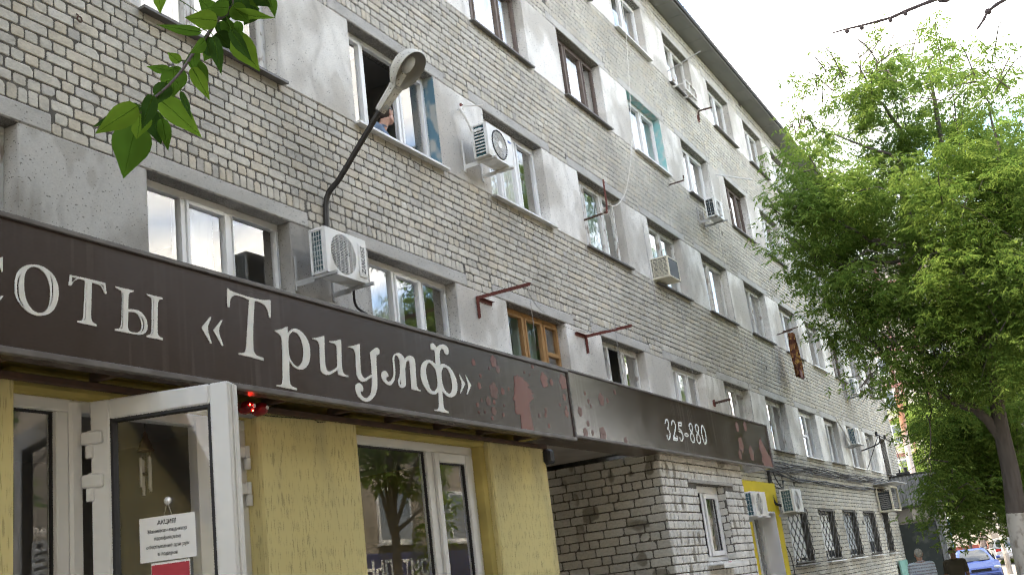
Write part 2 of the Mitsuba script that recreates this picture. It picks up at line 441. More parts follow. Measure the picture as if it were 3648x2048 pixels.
# ------------------------------------------------------------------ the apartment building
AB = 'apartment_building'
tag(AB, 'five storey apartment building of pale brick with rows of windows above the shop signs', 'building')
XL, XR, ZT = -13.0, 40.35, 14.40
COL = [3.2 * c for c in range(9)] + [28.5, 31.55, 34.5, 37.2]
WID = [1.93] + [1.87] * 8 + [1.78, 1.72, 1.5, 1.05]
ROWS = {'A': (4.33, 5.61), 'B': (7.13, 8.46), 'C': (9.86, 11.17), 'D': (12.56, 13.86)}
GRILL = [(22.42, 24.28), (25.62, 27.36), (28.55, 30.3), (31.48, 33.24), (34.45, 35.6)]
GZ = (1.74, 2.98)
face = sbox(XL, 0, XR, ZT + .1)
for r, (z0, z1) in ROWS.items():
    face = face.difference(sbox(COL[0], z0, COL[12] + WID[12], z1))
for a, b in GRILL:
    face = face.difference(sbox(a, GZ[0], b, GZ[1]))
face = face.difference(sbox(19.15, .1, 21.04, 2.90))
bm = MB(); v, f = poly_xz(face, .0075, .36); bm.add(v, f)
bm.box(XR - .36, XR, .36, 11.6, 0, ZT + .1); bm.box(XL, XL + .3, .36, 11.6, 0, ZT + .1); bm.box(XL + .3, XR - .36, 11.3, 11.6, 0, ZT + .1)
WALL = put('wall', bm.mesh(), 'mortar', AB)

lint, soldier_rects, excl = [], [], []
for r, (z0, z1) in ROWS.items():
    for c in range(13):
        a, b = COL[c] - .36, COL[c] + WID[c] + (.30 if c < 12 else .2)
        if c == 0: a = COL[0] - .3
        lint.append((a, b, z1, z1 + .165)); excl.append((a, b, z1, z1 + .3))
        x = a + .005
        while x < b - .06:
            w = .078 + .012 * rng.random()
            soldier_rects.append((x, min(x + w, b), z1 + .175, z1 + .295)); x += w + .013
        m = cbox(a, b, -.008, .36, z1, z1 + .165, .012)
        put('lintel', m, 'concrete', AB)
        if c < 12:
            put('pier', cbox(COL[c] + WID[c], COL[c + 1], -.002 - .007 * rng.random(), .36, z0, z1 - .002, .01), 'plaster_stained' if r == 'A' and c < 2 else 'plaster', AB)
    put('pier', cbox(COL[12] + WID[12], COL[12] + WID[12] + .25, -.01, .36, z0, z1 - .002, .01), 'plaster', AB)
# the wall's far end beside the last windows, and its near end, are brick up to the wall band
excl += [(COL[0] - .002, COL[12] + WID[12] + .25, z0, z1) for z0, z1 in ROWS.values()]
excl += [(a, b, GZ[0], GZ[1] + .002) for a, b in GRILL] + [(18.9, 21.5, 0, 3.54)]
excl += [(XL, 5.5, 0, 3.6), (5.5, 13.7, 3.2, 3.84)]


def cut(spans, a, b):
    out = []
    for p, q in spans:
        if b <= p or a >= q: out.append((p, q)); continue
        if a > p: out.append((p, a))
        if b < q: out.append((b, q))
    return out


def courses(x0, x1, z0, z1, excl, long=.26, short=.13, h=.1, pattern=None):
    """rows of bricks, stretchers and headers by turns, cut at the openings"""
    out = []
    for i in range(int(round((z1 - z0) / h))):
        za, zb = z0 + i * h + .0072, z0 + i * h + h - .0072
        spans = [(x0, x1)]
        for a, b, c, d in excl:
            if c < zb - .02 and d > za + .02: spans = cut(spans, a, b)
        kind = pattern(i) if pattern else ('h' if i % 2 else 's')
        L = short if kind == 'h' else long
        off = (i * .065 + rng.random() * .03) % L
        x = x0 - off
        while x < x1:
            l = L
            if kind == 's' and rng.random() < .10: l = short
            if kind == 'h' and rng.random() < .06: l = long
            for p, q in spans:
                a, b = max(x, p), min(x + l, q)
                if b - a > .035: out.append((a + .0085, b - .0085, za, zb))
            x += l
    return out


def brick_arrays(rects, rough=1.0, proud=.0):
    """octagonal brick faces with worn corners, in (across, up, outward) metres"""
    R = np.asarray(rects, float); n = len(R)
    w, h = R[:, 1] - R[:, 0], R[:, 3] - R[:, 2]
    c = (.007 + .013 * rng.random((n, 4)) ** 2 * rough) + (rng.random((n, 4)) < .07 * rough) * rng.random((n, 4)) * .028
    c = np.minimum(c, .4 * np.minimum(w, h)[:, None])
    j = lambda s: (rng.random(n) - .5) * s * rough
    x0, x1, z0, z1 = R[:, 0] + j(.007), R[:, 1] + j(.007), R[:, 2] + j(.006), R[:, 3] + j(.006)
    ox = np.stack([x0 + c[:, 0], x1 - c[:, 1], x1, x1, x1 - c[:, 2], x0 + c[:, 3], x0, x0], 1)
    oz = np.stack([z0, z0, z0 + c[:, 1], z1 - c[:, 2], z1, z1, z1 - c[:, 3], z0 + c[:, 0]], 1)
    mx, mz = ox.mean(1, keepdims=True), oz.mean(1, keepdims=True)
    s = .0045
    ix = mx + (ox - mx) * (1 - 2 * s / w[:, None]); iz = mz + (oz - mz) * (1 - 2 * s / h[:, None])
    d = proud + (rng.random((n, 1)) - .35) * .006 * rough
    tilt = (rng.random((n, 1)) - .5) * .02 * rough
    tz = (rng.random((n, 1)) - .5) * .05 * rough
    df = d + (ox - mx) * tilt + (oz - mz) * tz
    V = np.stack([np.concatenate([ix, ox, ox], 1), np.concatenate([iz, oz, oz], 1), np.concatenate([df, df - .005, df * 0 - .03], 1)], -1)
    k = np.arange(8); k2 = (k + 1) % 8
    F = [[0, i, i + 1] for i in range(1, 7)]
    F = np.vstack([F, np.stack([k, k + 8, k2 + 8], 1), np.stack([k, k2 + 8, k2], 1), np.stack([k + 8, k + 16, k2 + 16], 1), np.stack([k + 8, k2 + 16, k2 + 8], 1)])
    return V, F


def lay_bricks(parent, V, F, origin, U, N, bsdf, keep=300):
    """the bricks that show largest are parts, the rest one part"""
    O, U, N, Z = (np.asarray(a, float) for a in (origin, U, N, (0, 0, 1)))
    P = O + V[..., 0:1] * U + V[..., 1:2] * Z + V[..., 2:3] * N
    if np.dot(np.cross(U, Z), N) < 0: F = F[:, ::-1]
    uv = np.repeat(rng.random((len(V), 1, 2)), 24, 1)
    c = P.mean(1) - CAM
    z = c @ FWD; u, w = (c @ RIGHT) / z, (c @ DOWN) / z
    seen = (z > 0) & (abs(u) < .46) & (abs(w) < .255)
    size = np.linalg.norm(V[:, 2, :2] - V[:, 7, :2], axis=1) / np.maximum(z, .1) * np.abs((c / np.linalg.norm(c, axis=1, keepdims=True)) @ N)
    order = np.argsort(-size * seen)
    for i in order[:keep]:
        put('brick', (P[i], F), bsdf, parent, uv=uv[i])
    rest = order[keep:]
    FF = (F[None] + (np.arange(len(rest)) * 24)[:, None, None]).reshape(-1, 3)
    put('brickwork', (P[rest].reshape(-1, 3), FF), bsdf, parent, kind='stuff', uv=uv[rest].reshape(-1, 2))


rects = []
bands = [(0, 4.33), (5.61, 7.13), (8.46, 9.86), (11.17, 12.56), (13.86, 14.40)]
for z0, z1 in bands:
    n = round((z1 - z0) / .1)
    rects += courses(XL, XR, z0, z1, excl, h=(z1 - z0) / n)
rects += courses(COL[12] + WID[12] + .25, XR, 4.33, 5.61, [], h=.0985)
for r in 'BCD': rects += courses(COL[12] + WID[12] + .25, XR, *ROWS[r], [], h=.0985)
rects += soldier_rects
# a brick missing here and there leaves a dark socket
rects = [q for q in rects if rng.random() > .0004]
V, F = brick_arrays(rects)
lay_bricks(WALL, V, F, (0, 0, 0), (1, 0, 0), (0, -1, 0), 'brick_cream')

# eave slabs and roof edge
x, i = XL, 0
while x < XR + .3:
    put('eave_slab', cbox(x + .004, x + .738, -.44 - .012 * rng.random(), .2, 14.41, 14.50, .008), 'eave_concrete', AB); x += .745
rm = MB().box(XL, XR + .4, -.485, -.452, 14.44, 14.535).box(XL, XR + .4, -.485, 11.9, 14.54, 14.56)
put('roof', rm.mesh(), 'roof_dark', AB)


# ------------------------------------------------------------------ windows
def bar(b, x0, x1, y0, y1, z0, z1): b.cbox(x0, x1, y0, y1, z0, z1, .006)


def window(row, c, splits, fr='pvc_white', curtain=None, cover=(0, 1), sill='sill_dark', sash=None, vent=None, opened=None, reveal=None, label=None):
    z0, z1 = ROWS[row]; x0, x1 = COL[c], COL[c] + WID[c]
    W = numbered(f'{AB}__window')
    if label: tag(W, label)
    b = MB(); t = .052 if fr.startswith('pvc') else .045
    y0, y1 = .150, .215
    bar(b, x0, x1, y0, y1, z1 - t - .02, z1); bar(b, x0, x1, y0, y1, z0, z0 + t)
    bar(b, x0, x0 + t, y0 + .001, y1, z0 + t, z1 - t - .02); bar(b, x1 - t, x1, y0 + .001, y1, z0 + t, z1 - t - .02)
    xs = [x0 + t] + [x0 + s * (x1 - x0) for s in splits] + [x1 - t]
    for s in xs[1:-1]: bar(b, s - .034, s + .034, y0 + .002, y1, z0 + t, z1 - t - .02)
    za, zb = z0 + t, z1 - t - .02
    panes = []
    for i in range(len(xs) - 1):
        a = xs[i] + (.034 if i else 0); d = xs[i + 1] - (.034 if i < len(xs) - 2 else 0)
        e = .038 if (sash is None or i in sash) else .006
        if opened == i: continue
        for q in ((a, a + e, za, zb), (d - e, d, za, zb), (a + e, d - e, za, za + e), (a + e, d - e, zb - e, zb)):
            b.cbox(q[0], q[1], y0 - .012, y1 - .01, q[2], q[3], .004)
        if vent and vent[0] == i:
            zv = za + vent[1] * (zb - za)
            b.cbox(a + e, d - e, y0 - .013, y1 - .01, zv - .03, zv + .03, .004)
            panes += [(a + e, d - e, za + e, zv - .03), (a + e, d - e, zv + .03, zb - e)]
        else:
            panes.append((a + e, d - e, za + e, zb - e))
    put('frame', b.mesh(), fr, W)
    for a, d, p, q in panes:
        k = (rng.random(4) - .5) * .006
        yy = .176
        put('pane', ([[a, yy + k[0], p], [d, yy + k[1], p], [d, yy - k[0], q], [a, yy - k[1], q]], [[0, 1, 2, 3]]), 'glass', W)
    if opened is not None and opened >= 0:      # a sash swung inwards
        a, d = xs[opened] + .034, xs[opened + 1] - .034
        s = MB(); w = d - a
        for q in ((0, .05, 0, zb - za), (w - .05, w, 0, zb - za), (.05, w - .05, 0, .05), (.05, w - .05, zb - za - .05, zb - za)):
            s.cbox(q[0], q[1], -.02, .03, q[2], q[3], .005)
        s.move(rotz(math.radians(72)), (a + .05, y1 + .02, za))
        put('sash', s.mesh(), fr, W)
    s = MB()
    sl = .075 + .03 * rng.random()
    xa, xb = x0 - .06, x1 + .03
    s.add([[x0, .15, z0 + .028], [x1, .15, z0 + .028], [xb, -sl, z0 - .006], [xa, -sl, z0 - .006], [xb, -sl, z0 - .034], [xa, -sl, z0 - .034], [xb, -sl + .012, z0 - .034], [xa, -sl + .012, z0 - .034], [x0, .15, z0 + .01], [x1, .15, z0 + .01]],
          [[3, 2, 1, 0], [5, 4, 2, 3], [7, 6, 4, 5], [7, 8, 9, 6]])
    s.add([[x0, .15, z0 + .028], [xa, -sl, z0 - .006], [xa, -sl, z0 - .034], [x0, .15, z0 + .01], [x1, .15, z0 + .028], [xb, -sl, z0 - .006], [xb, -sl, z0 - .034], [x1, .15, z0 + .01]], [[0, 1, 2, 3], [7, 6, 5, 4]])
    put('sill', s.mesh(), sill, W)
    if curtain:
        ca, cb = x0 + cover[0] * (x1 - x0), x0 + cover[1] * (x1 - x0)
        n = max(6, int((cb - ca) / .03)); xs_ = np.linspace(ca, cb, n)
        ph = rng.random() * 6
        yy = .33 + .018 * np.sin(xs_ * 31 + ph) + .012 * np.sin(xs_ * 67 + 2 * ph)
        v = [[xx, y, z] for xx, y in zip(xs_, yy) for z in (z0 - .1, z1 + .02)]
        f = [[2 * i, 2 * i + 2, 2 * i + 3, 2 * i + 1] for i in range(n - 1)]
        put('curtain', (v, f), curtain, W, smooth=True)
    if reveal:
        put('reveal', MB().box(x1 - .004, x1 + .001, -.004, .15, z0 + .03, z1 - .004).mesh() if reveal == 'paint_blue' else MB().box(x1 - .004, x1 + .001, -.004, .15, z0 + .03, z1 - .004).box(x0 + .01, x1 - .01, .0, .15, z1 - .004, z1 - .0035).mesh(), reveal, W, label='reveal painted in flaking colour')
    r = MB(); A_, B_, C_, D_, E_, F_ = x0 - .2, x1 + .2, .37, 2.6, z0 - .85, z1 + .25
    r.quad([A_, D_, E_], [B_, D_, E_], [B_, D_, F_], [A_, D_, F_]); r.quad([A_, C_, E_], [A_, D_, E_], [A_, D_, F_], [A_, C_, F_])
    r.quad([B_, D_, E_], [B_, C_, E_], [B_, C_, F_], [B_, D_, F_]); r.quad([A_, C_, F_], [A_, D_, F_], [B_, D_, F_], [B_, C_, F_]); r.quad([A_, C_, E_], [B_, C_, E_], [B_, D_, E_], [A_, D_, E_])
    put('room', r.mesh(), 'room_wall', W)
    return W


P3 = (.30, .62)
window('A', 0, (.5,), 'wood_white', 'curtain_grey', (0, .5))
window('A', 1, P3, 'pvc_white', 'curtain_grey', (.32, .61), 'sill_white', sash=(1,))
window('A', 2, (.36, .68), 'pvc_white', 'curtain_grey', (.0, .62), 'sill_white', sash=(1,))  # grey curtain stands in for the grey reflection in the glass
window('A', 3, (.40, .72), 'wood_ochre', 'curtain_green', (.35, .75), 'sill_dark', vent=(2, .62), label='brown wooden window with a vent pane at its right')
window('A', 4, (.30, .62), 'wood_white', 'curtain_green', (.3, .5), 'sill_dark', vent=(0, .5), opened=1)
window('A', 5, (.36, .66), 'pvc_white', 'curtain_grey', (.1, 1), 'sill_dark')
window('A', 6, (.36, .66), 'wood_white', 'curtain_grey', (.5, 1), 'sill_dark')
window('A', 7, (.55,), 'wood_white', 'curtain_green', (0, .6), 'sill_dark')
window('A', 8, (.62,), 'pvc_white', None, (0, 1), 'sill_white', vent=(0, .5))
window('A', 9, (.55,), 'pvc_white', None, (0, 1), 'sill_dark')
window('A', 10, (.5,), 'pvc_white', 'curtain_grey', (.3, .8), 'sill_white')
window('A', 11, (.5,), 'pvc_white', 'curtain_beige', (.2, .7), 'sill_white')
window('A', 12, (.5,), 'wood_dark', None, (0, 1), 'sill_dark', label='dark unlit window at the far corner')
window('B', 0, (.5,), 'wood_white', 'curtain_grey', (0, .7))
window('B', 1, (.40, .74), 'wood_white', 'curtain_white', (.0, .92), 'sill_dark', label='old white wooden window with white curtains behind the poplar leaves')
window('B', 2, (.25, .64), 'pvc_white', 'curtain_white', (.0, .24), 'sill_white', sash=(0, 2), opened=1, reveal='paint_blue', label='white window with its middle sash open')
window('B', 3, (.34, .64), 'pvc_white', 'curtain_white', (.0, .75), 'sill_white', sash=(1, 2))
window('B', 4, (.24, .66), 'wood_white', 'curtain_green', (.25, 1), 'sill_dark', vent=(0, .55))
window('B', 5, (.52,), 'wood_white', 'curtain_green', (.0, 1), 'sill_dark')
window('B', 6, (.45,), 'wood_white', 'curtain_white', (.2, 1), 'sill_dark')
window('B', 7, (.5,), 'wood_white', 'curtain_grey', (.4, 1), 'sill_dark')
window('B', 8, (.5,), 'pvc_white', 'curtain_grey', (0, .6), 'sill_dark')
window('B', 9, (.4,), 'pvc_white', 'curtain_beige', (0, .5), 'sill_white')
window('B', 10, (.5,), 'wood_dark', None, (0, 1), 'sill_dark')
window('B', 11, (.5,), 'pvc_grey', 'curtain_grey', (.4, 1), 'sill_dark')
window('B', 12, (.5,), 'wood_dark', None, (0, 1), 'sill_dark')
window('C', 2, (.5,), 'wood_white', 'curtain_grey', (0, .5))
window('C', 3, (.20, .66), 'wood_dark', 'curtain_white', (.15, 1), 'sill_dark')
window('C', 4, (.30, .70), 'wood_dark', 'curtain_white', (.2, .8), 'sill_dark')
window('C', 5, (.56,), 'pvc_white', 'curtain_grey', (.0, 1), 'sill_white', reveal='paint_turquoise', label='white window in a turquoise reveal')
window('C', 6, (.46,), 'pvc_white', 'curtain_grey', (.5, 1), 'sill_dark')
window('C', 7, (.40, .72), 'wood_dark', 'curtain_beige', (.3, .6), 'sill_dark')
window('C', 8, (.5,), 'pvc_white', 'curtain_white', (.0, .6), 'sill_dark')
for c in range(9, 13): window('C', c, (.5,), ('pvc_white', 'wood_white', 'pvc_white', 'wood_dark')[c - 9], (None, 'curtain_grey', 'curtain_beige', None)[c - 9], (.2, .8), 'sill_dark')
window('D', 4, (.5,), 'wood_white', 'curtain_grey', (0, .5))
window('D', 5, (.52,), 'pvc_white', 'curtain_grey', (.6, 1), 'sill_white')
window('D', 6, (.52,), 'wood_white', 'curtain_white', (.3, .8), 'sill_dark')
window('D', 7, (.55,), 'pvc_white', 'curtain_grey', (.4, 1), 'sill_dark')
window('D', 8, (.55,), 'pvc_white', 'curtain_grey', (.45, 1), 'sill_dark')
window('D', 9, (.55,), 'pvc_white', 'curtain_white', (.3, 1), 'sill_dark')
for c in range(10, 13): window('D', c, (.5,), ('pvc_white', 'wood_white', 'pvc_white')[c - 10], (None, 'curtain_grey', 'curtain_beige')[c - 10], (.2, .8), 'sill_dark')

# ground floor windows behind iron grilles
for k, (a, b) in enumerate(GRILL):
    W = numbered(f'{AB}__barred_window')
    fb = MB()
    for q in ((a, a + .06, *GZ), (b - .06, b, *GZ), ((a + b) / 2 - .03, (a + b) / 2 + .03, *GZ)): fb.cbox(q[0], q[1], .15, .2, q[2], q[3], .006)
    fb.cbox(a + .06, b - .06, .151, .2, GZ[0], GZ[0] + .06); fb.cbox(a + .06, b - .06, .151, .2, GZ[1] - .06, GZ[1])
    put('frame', fb.mesh(), 'wood_white', W)
    put('pane', MB().box(a + .06, b - .06, .172, .176, GZ[0] + .06, GZ[1] - .06).mesh(), 'far_window', W)
    put('blind', MB().box(a + .1, b - .1, .135, .137, GZ[0] + .08 + .3 * rng.random(), GZ[1] - .1).mesh(), 'curtain_white' if k < 2 else 'curtain_grey', W)
    g = MB(); n = 9 if k < 4 else 6
    for i in range(n):
        x = a + .06 + (b - a - .12) * i / (n - 1)
        zz = np.linspace(GZ[0] + .02, GZ[1] - .02, 33)
        s = (1 if i % 2 else -1) * (b - a) / n * .46
        g.tube(np.stack([x + s * np.sin((zz - GZ[0]) * 2 * np.pi / .31), zz * 0 - .03, zz], 1), .011, 5)
    g.box(a + .02, b - .02, -.045, -.02, GZ[0], GZ[0] + .025).box(a + .02, b - .02, -.045, -.02, GZ[1] - .025, GZ[1])
    put('grille', g.mesh(), 'grille_iron', W)
    put('sill', MB().cbox(a - .06, b + .05, -.12, .15, GZ[0] - .075, GZ[0] - .045, .008).mesh(), 'sill_white' if k else 'sill_dark', W)

GLYPHS={"T":[[[[1193,3532],[1215,3522],[1277,3517],[1357,3514],[1439,3515],[1507,3522],[1532,3530],[1539,3529],[1538,3495],[1532,3424],[1521,3423],[1513,3459],[1492,3487],[1460,3498],[1422,3501],[1403,3497],[1398,3462],[1380,3353],[1372,3254],[1373,3209],[1396,3189],[1450,3181],[1449,3166],[1352,3171],[1253,3174],[1252,3181],[1274,3184],[1301,3195],[1315,3223],[1327,3299],[1353,3454],[1361,3497],[1330,3502],[1287,3505],[1250,3503],[1223,3490],[1207,3468],[1201,3430],[1193,3424],[1184,3431],[1185,3468],[1189,3521]]]],"r":[[[[1561,3356],[1603,3367],[1644,3383],[1669,3395],[1674,3393],[1674,3376],[1674,3356],[1691,3373],[1729,3393],[1769,3394],[1809,3380],[1843,3352],[1864,3310],[1866,3263],[1853,3216],[1825,3180],[1791,3161],[1759,3154],[1719,3160],[1690,3177],[1670,3197],[1664,3147],[1661,3090],[1664,3061],[1677,3049],[1721,3041],[1721,3029],[1633,3032],[1546,3034],[1547,3041],[1583,3045],[1597,3059],[1605,3089],[1608,3140],[1615,3227],[1617,3303],[1613,3325],[1597,3340],[1566,3349]],[[1676,3327],[1689,3352],[1713,3369],[1736,3374],[1762,3366],[1791,3338],[1805,3296],[1805,3254],[1791,3211],[1771,3185],[1747,3170],[1716,3175],[1691,3192],[1676,3213],[1670,3241],[1671,3294]]]],"i":[[[[1895,3361],[1938,3370],[1987,3385],[2009,3393],[2014,3384],[2006,3313],[2003,3227],[2008,3191],[2025,3177],[2055,3182],[2091,3199],[2119,3213],[2125,3249],[2130,3312],[2129,3349],[2110,3359],[2081,3358],[2062,3361],[2060,3366],[2112,3375],[2154,3389],[2175,3395],[2178,3388],[2176,3337],[2169,3268],[2167,3212],[2174,3185],[2197,3175],[2223,3174],[2221,3164],[2171,3164],[2127,3167],[2123,3175],[2121,3198],[2089,3182],[2048,3161],[2008,3152],[1975,3157],[1958,3173],[1955,3203],[1958,3263],[1960,3318],[1956,3342],[1936,3354],[1899,3356]]]],"u":[[[[2252,3361],[2294,3370],[2343,3386],[2368,3395],[2374,3388],[2367,3333],[2362,3256],[2361,3211],[2374,3187],[2399,3178],[2433,3191],[2479,3214],[2482,3271],[2481,3329],[2479,3356],[2519,3379],[2552,3396],[2574,3396],[2588,3382],[2582,3360],[2564,3350],[2548,3353],[2548,3365],[2539,3292],[2535,3226],[2529,3161],[2520,3122],[2492,3080],[2444,3044],[2400,3029],[2348,3033],[2309,3055],[2292,3084],[2291,3115],[2309,3134],[2336,3140],[2361,3129],[2368,3108],[2362,3087],[2345,3093],[2337,3083],[2347,3065],[2376,3052],[2414,3059],[2444,3081],[2462,3115],[2472,3154],[2476,3195],[2436,3178],[2407,3161],[2369,3152],[2339,3158],[2319,3181],[2315,3218],[2318,3275],[2319,3326],[2307,3350],[2287,3356],[2253,3357]]]],"m":[[[[2584,3219],[2593,3240],[2617,3252],[2644,3250],[2659,3235],[2660,3217],[2642,3217],[2632,3206],[2641,3190],[2663,3186],[2693,3200],[2721,3229],[2732,3277],[2732,3324],[2735,3354],[2756,3379],[2799,3395],[2840,3392],[2867,3376],[2873,3356],[2904,3384],[2943,3398],[2979,3394],[3000,3373],[2999,3318],[2994,3249],[2994,3194],[3009,3175],[3039,3170],[3033,3162],[2970,3163],[2924,3166],[2929,3207],[2931,3275],[2934,3344],[2919,3362],[2892,3345],[2870,3301],[2864,3247],[2862,3199],[2853,3178],[2820,3163],[2789,3163],[2774,3183],[2775,3209],[2791,3231],[2805,3260],[2813,3314],[2810,3354],[2791,3377],[2767,3374],[2750,3356],[2748,3326],[2749,3279],[2740,3232],[2721,3196],[2683,3167],[2643,3164],[2606,3180],[2587,3200]],[[2789,3201],[2802,3218],[2805,3193],[2797,3175],[2789,3184]]]],"f":[[[[3223,3496],[3224,3511],[3238,3524],[3265,3528],[3286,3518],[3301,3498],[3326,3519],[3369,3536],[3417,3540],[3455,3526],[3468,3502],[3456,3478],[3427,3469],[3407,3479],[3400,3498],[3370,3506],[3343,3484],[3331,3439],[3330,3385],[3356,3394],[3396,3394],[3460,3377],[3513,3332],[3535,3270],[3524,3218],[3490,3182],[3438,3162],[3391,3161],[3347,3177],[3321,3199],[3315,3146],[3313,3089],[3325,3064],[3376,3053],[3371,3042],[3275,3043],[3186,3045],[3189,3051],[3226,3055],[3248,3069],[3259,3105],[3265,3176],[3263,3184],[3234,3165],[3194,3158],[3144,3163],[3093,3198],[3064,3243],[3061,3298],[3083,3349],[3126,3383],[3180,3399],[3231,3393],[3268,3379],[3274,3431],[3273,3467],[3260,3483],[3242,3478],[3227,3482]],[[3134,3335],[3162,3370],[3189,3377],[3225,3364],[3259,3337],[3268,3281],[3266,3232],[3240,3197],[3204,3180],[3168,3189],[3143,3232],[3128,3286]],[[3337,3332],[3356,3360],[3385,3374],[3424,3365],[3455,3318],[3467,3262],[3456,3218],[3430,3190],[3396,3186],[3359,3203],[3333,3239],[3329,3289]]]],"close_quote":[[[[3579,3349],[3650,3281],[3570,3202],[3567,3208],[3603,3274],[3583,3334]]],[[[3671,3350],[3738,3280],[3665,3204],[3660,3209],[3695,3273],[3673,3337]]]],"open_quote":[[[[982,3280],[1048,3348],[1055,3344],[1026,3283],[1049,3206],[1043,3203]]],[[[1068,3279],[1132,3346],[1139,3344],[1107,3280],[1136,3208],[1128,3202]]]],"S":[[[[-194,3405],[-193,3337],[-198,3336],[-205,3358],[-221,3378],[-250,3385],[-282,3379],[-312,3349],[-330,3305],[-329,3259],[-310,3220],[-279,3197],[-244,3194],[-216,3208],[-197,3231],[-190,3230],[-194,3223],[-216,3200],[-247,3184],[-291,3184],[-334,3207],[-362,3252],[-366,3303],[-346,3353],[-313,3387],[-276,3401],[-237,3400],[-205,3398]],[[-228,3386],[-208,3392],[-207,3353],[-215,3374]]]],"O":[[[[-133,3272],[-131,3317],[-116,3356],[-89,3383],[-52,3400],[-11,3405],[31,3397],[67,3373],[88,3337],[93,3298],[84,3250],[63,3212],[31,3187],[-7,3175],[-45,3175],[-82,3190],[-112,3217],[-129,3243]],[[-88,3296],[-86,3338],[-74,3368],[-52,3387],[-28,3393],[0,3387],[28,3365],[45,3329],[49,3289],[45,3246],[32,3213],[7,3192],[-21,3187],[-48,3197],[-70,3221],[-83,3255]],[[-103,3353],[-119,3319],[-124,3283],[-119,3242],[-102,3210],[-75,3187],[-93,3211],[-109,3241],[-114,3285],[-111,3321]],[[42,3386],[58,3356],[64,3320],[62,3276],[52,3238],[37,3212],[49,3243],[55,3275],[56,3315],[52,3352]]]],"T2":[[[[156,3395],[176,3396],[259,3397],[356,3396],[359,3378],[365,3344],[354,3344],[335,3374],[312,3382],[278,3382],[274,3298],[270,3215],[278,3194],[303,3185],[301,3176],[194,3178],[194,3186],[217,3190],[228,3207],[234,3290],[241,3384],[209,3386],[179,3371],[161,3345],[147,3344],[154,3375]],[[244,3376],[248,3376],[241,3210],[232,3191],[228,3194],[236,3209]],[[167,3388],[194,3387],[164,3360]],[[329,3386],[348,3384],[355,3357]]]],"Y":[[[[419,3392],[528,3392],[528,3384],[504,3377],[496,3356],[492,3292],[527,3297],[569,3293],[602,3265],[611,3227],[599,3195],[565,3177],[523,3174],[466,3174],[410,3174],[412,3183],[434,3188],[447,3206],[454,3266],[459,3352],[454,3377],[423,3385]],[[492,3279],[527,3283],[555,3274],[574,3240],[570,3203],[549,3187],[519,3182],[491,3187],[487,3206]],[[461,3375],[467,3370],[459,3208],[447,3187],[441,3187],[452,3207]],[[560,3284],[587,3256],[592,3220],[575,3190],[569,3189],[583,3222],[577,3254]]],[[[613,3391],[717,3391],[717,3383],[692,3376],[684,3354],[675,3203],[685,3188],[709,3182],[708,3172],[605,3172],[607,3181],[629,3188],[638,3211],[647,3347],[644,3377],[618,3384]],[[654,3374],[659,3370],[649,3206],[637,3187],[632,3187],[644,3208]]]]}
SILHOUETTE=[[4452,3437],[4481,3431],[4506,3456],[4521,3440],[4542,3448],[4559,3438],[4612,3444],[4602,3431],[4636,3414],[4673,3406],[4699,3382],[4658,3377],[4687,3362],[4741,3344],[4706,3334],[4776,3326],[4727,3315],[4716,3301],[4756,3287],[4707,3267],[4660,3238],[4650,3198],[4656,3127],[4668,3074],[4686,3011],[4466,3006],[4474,3088],[4473,3132],[4421,3124],[4394,3139],[4396,3168],[4407,3187],[4399,3204],[4411,3228],[4383,3240],[4395,3262],[4420,3288],[4419,3318],[4439,3361],[4443,3403]]
FLOWERS=[[4083,3278,67],[4189,3458,34],[4132,3512,49],[3815,3464,27],[4053,3449,14],[3900,3371,17],[3976,3188,35],[3875,3183,14],[3805,3143,18],[4067,3189,19],[4045,3119,36],[4226,3288,29],[4329,3317,15],[4223,3178,13],[4192,3101,17],[4009,3062,17],[3810,3089,12],[3905,3098,14],[4991,3465,69],[5130,3462,31],[5364,3492,74],[5352,3355,31],[5361,3265,18],[5354,3216,39],[4951,3205,23],[4933,3163,20],[4814,3150,20],[4970,3077,20],[4732,3480,13],[4642,3488,13],[3865,3291,27],[4806,3558,22],[5241,3279,17]]
SILHOUETTE_2=[[13193,3608],[13314,3516],[13471,3396],[13586,3330],[13647,3182],[13152,3195],[13067,3261],[13142,3335],[13061,3429],[13081,3515]]
FLOWERS_2=[[7255,3610,75],[7413,3615,31],[6668,3432,54],[6853,3635,24],[6913,3560,24],[6959,3514,20],[6823,3326,36],[7656,3731,34],[6729,3223,58],[6903,3241,32],[7163,3240,88],[7761,3209,50],[6612,3151,30],[12119,3443,121],[12576,3342,119],[11981,3295,79],[12078,3694,81],[12493,3734,84]]
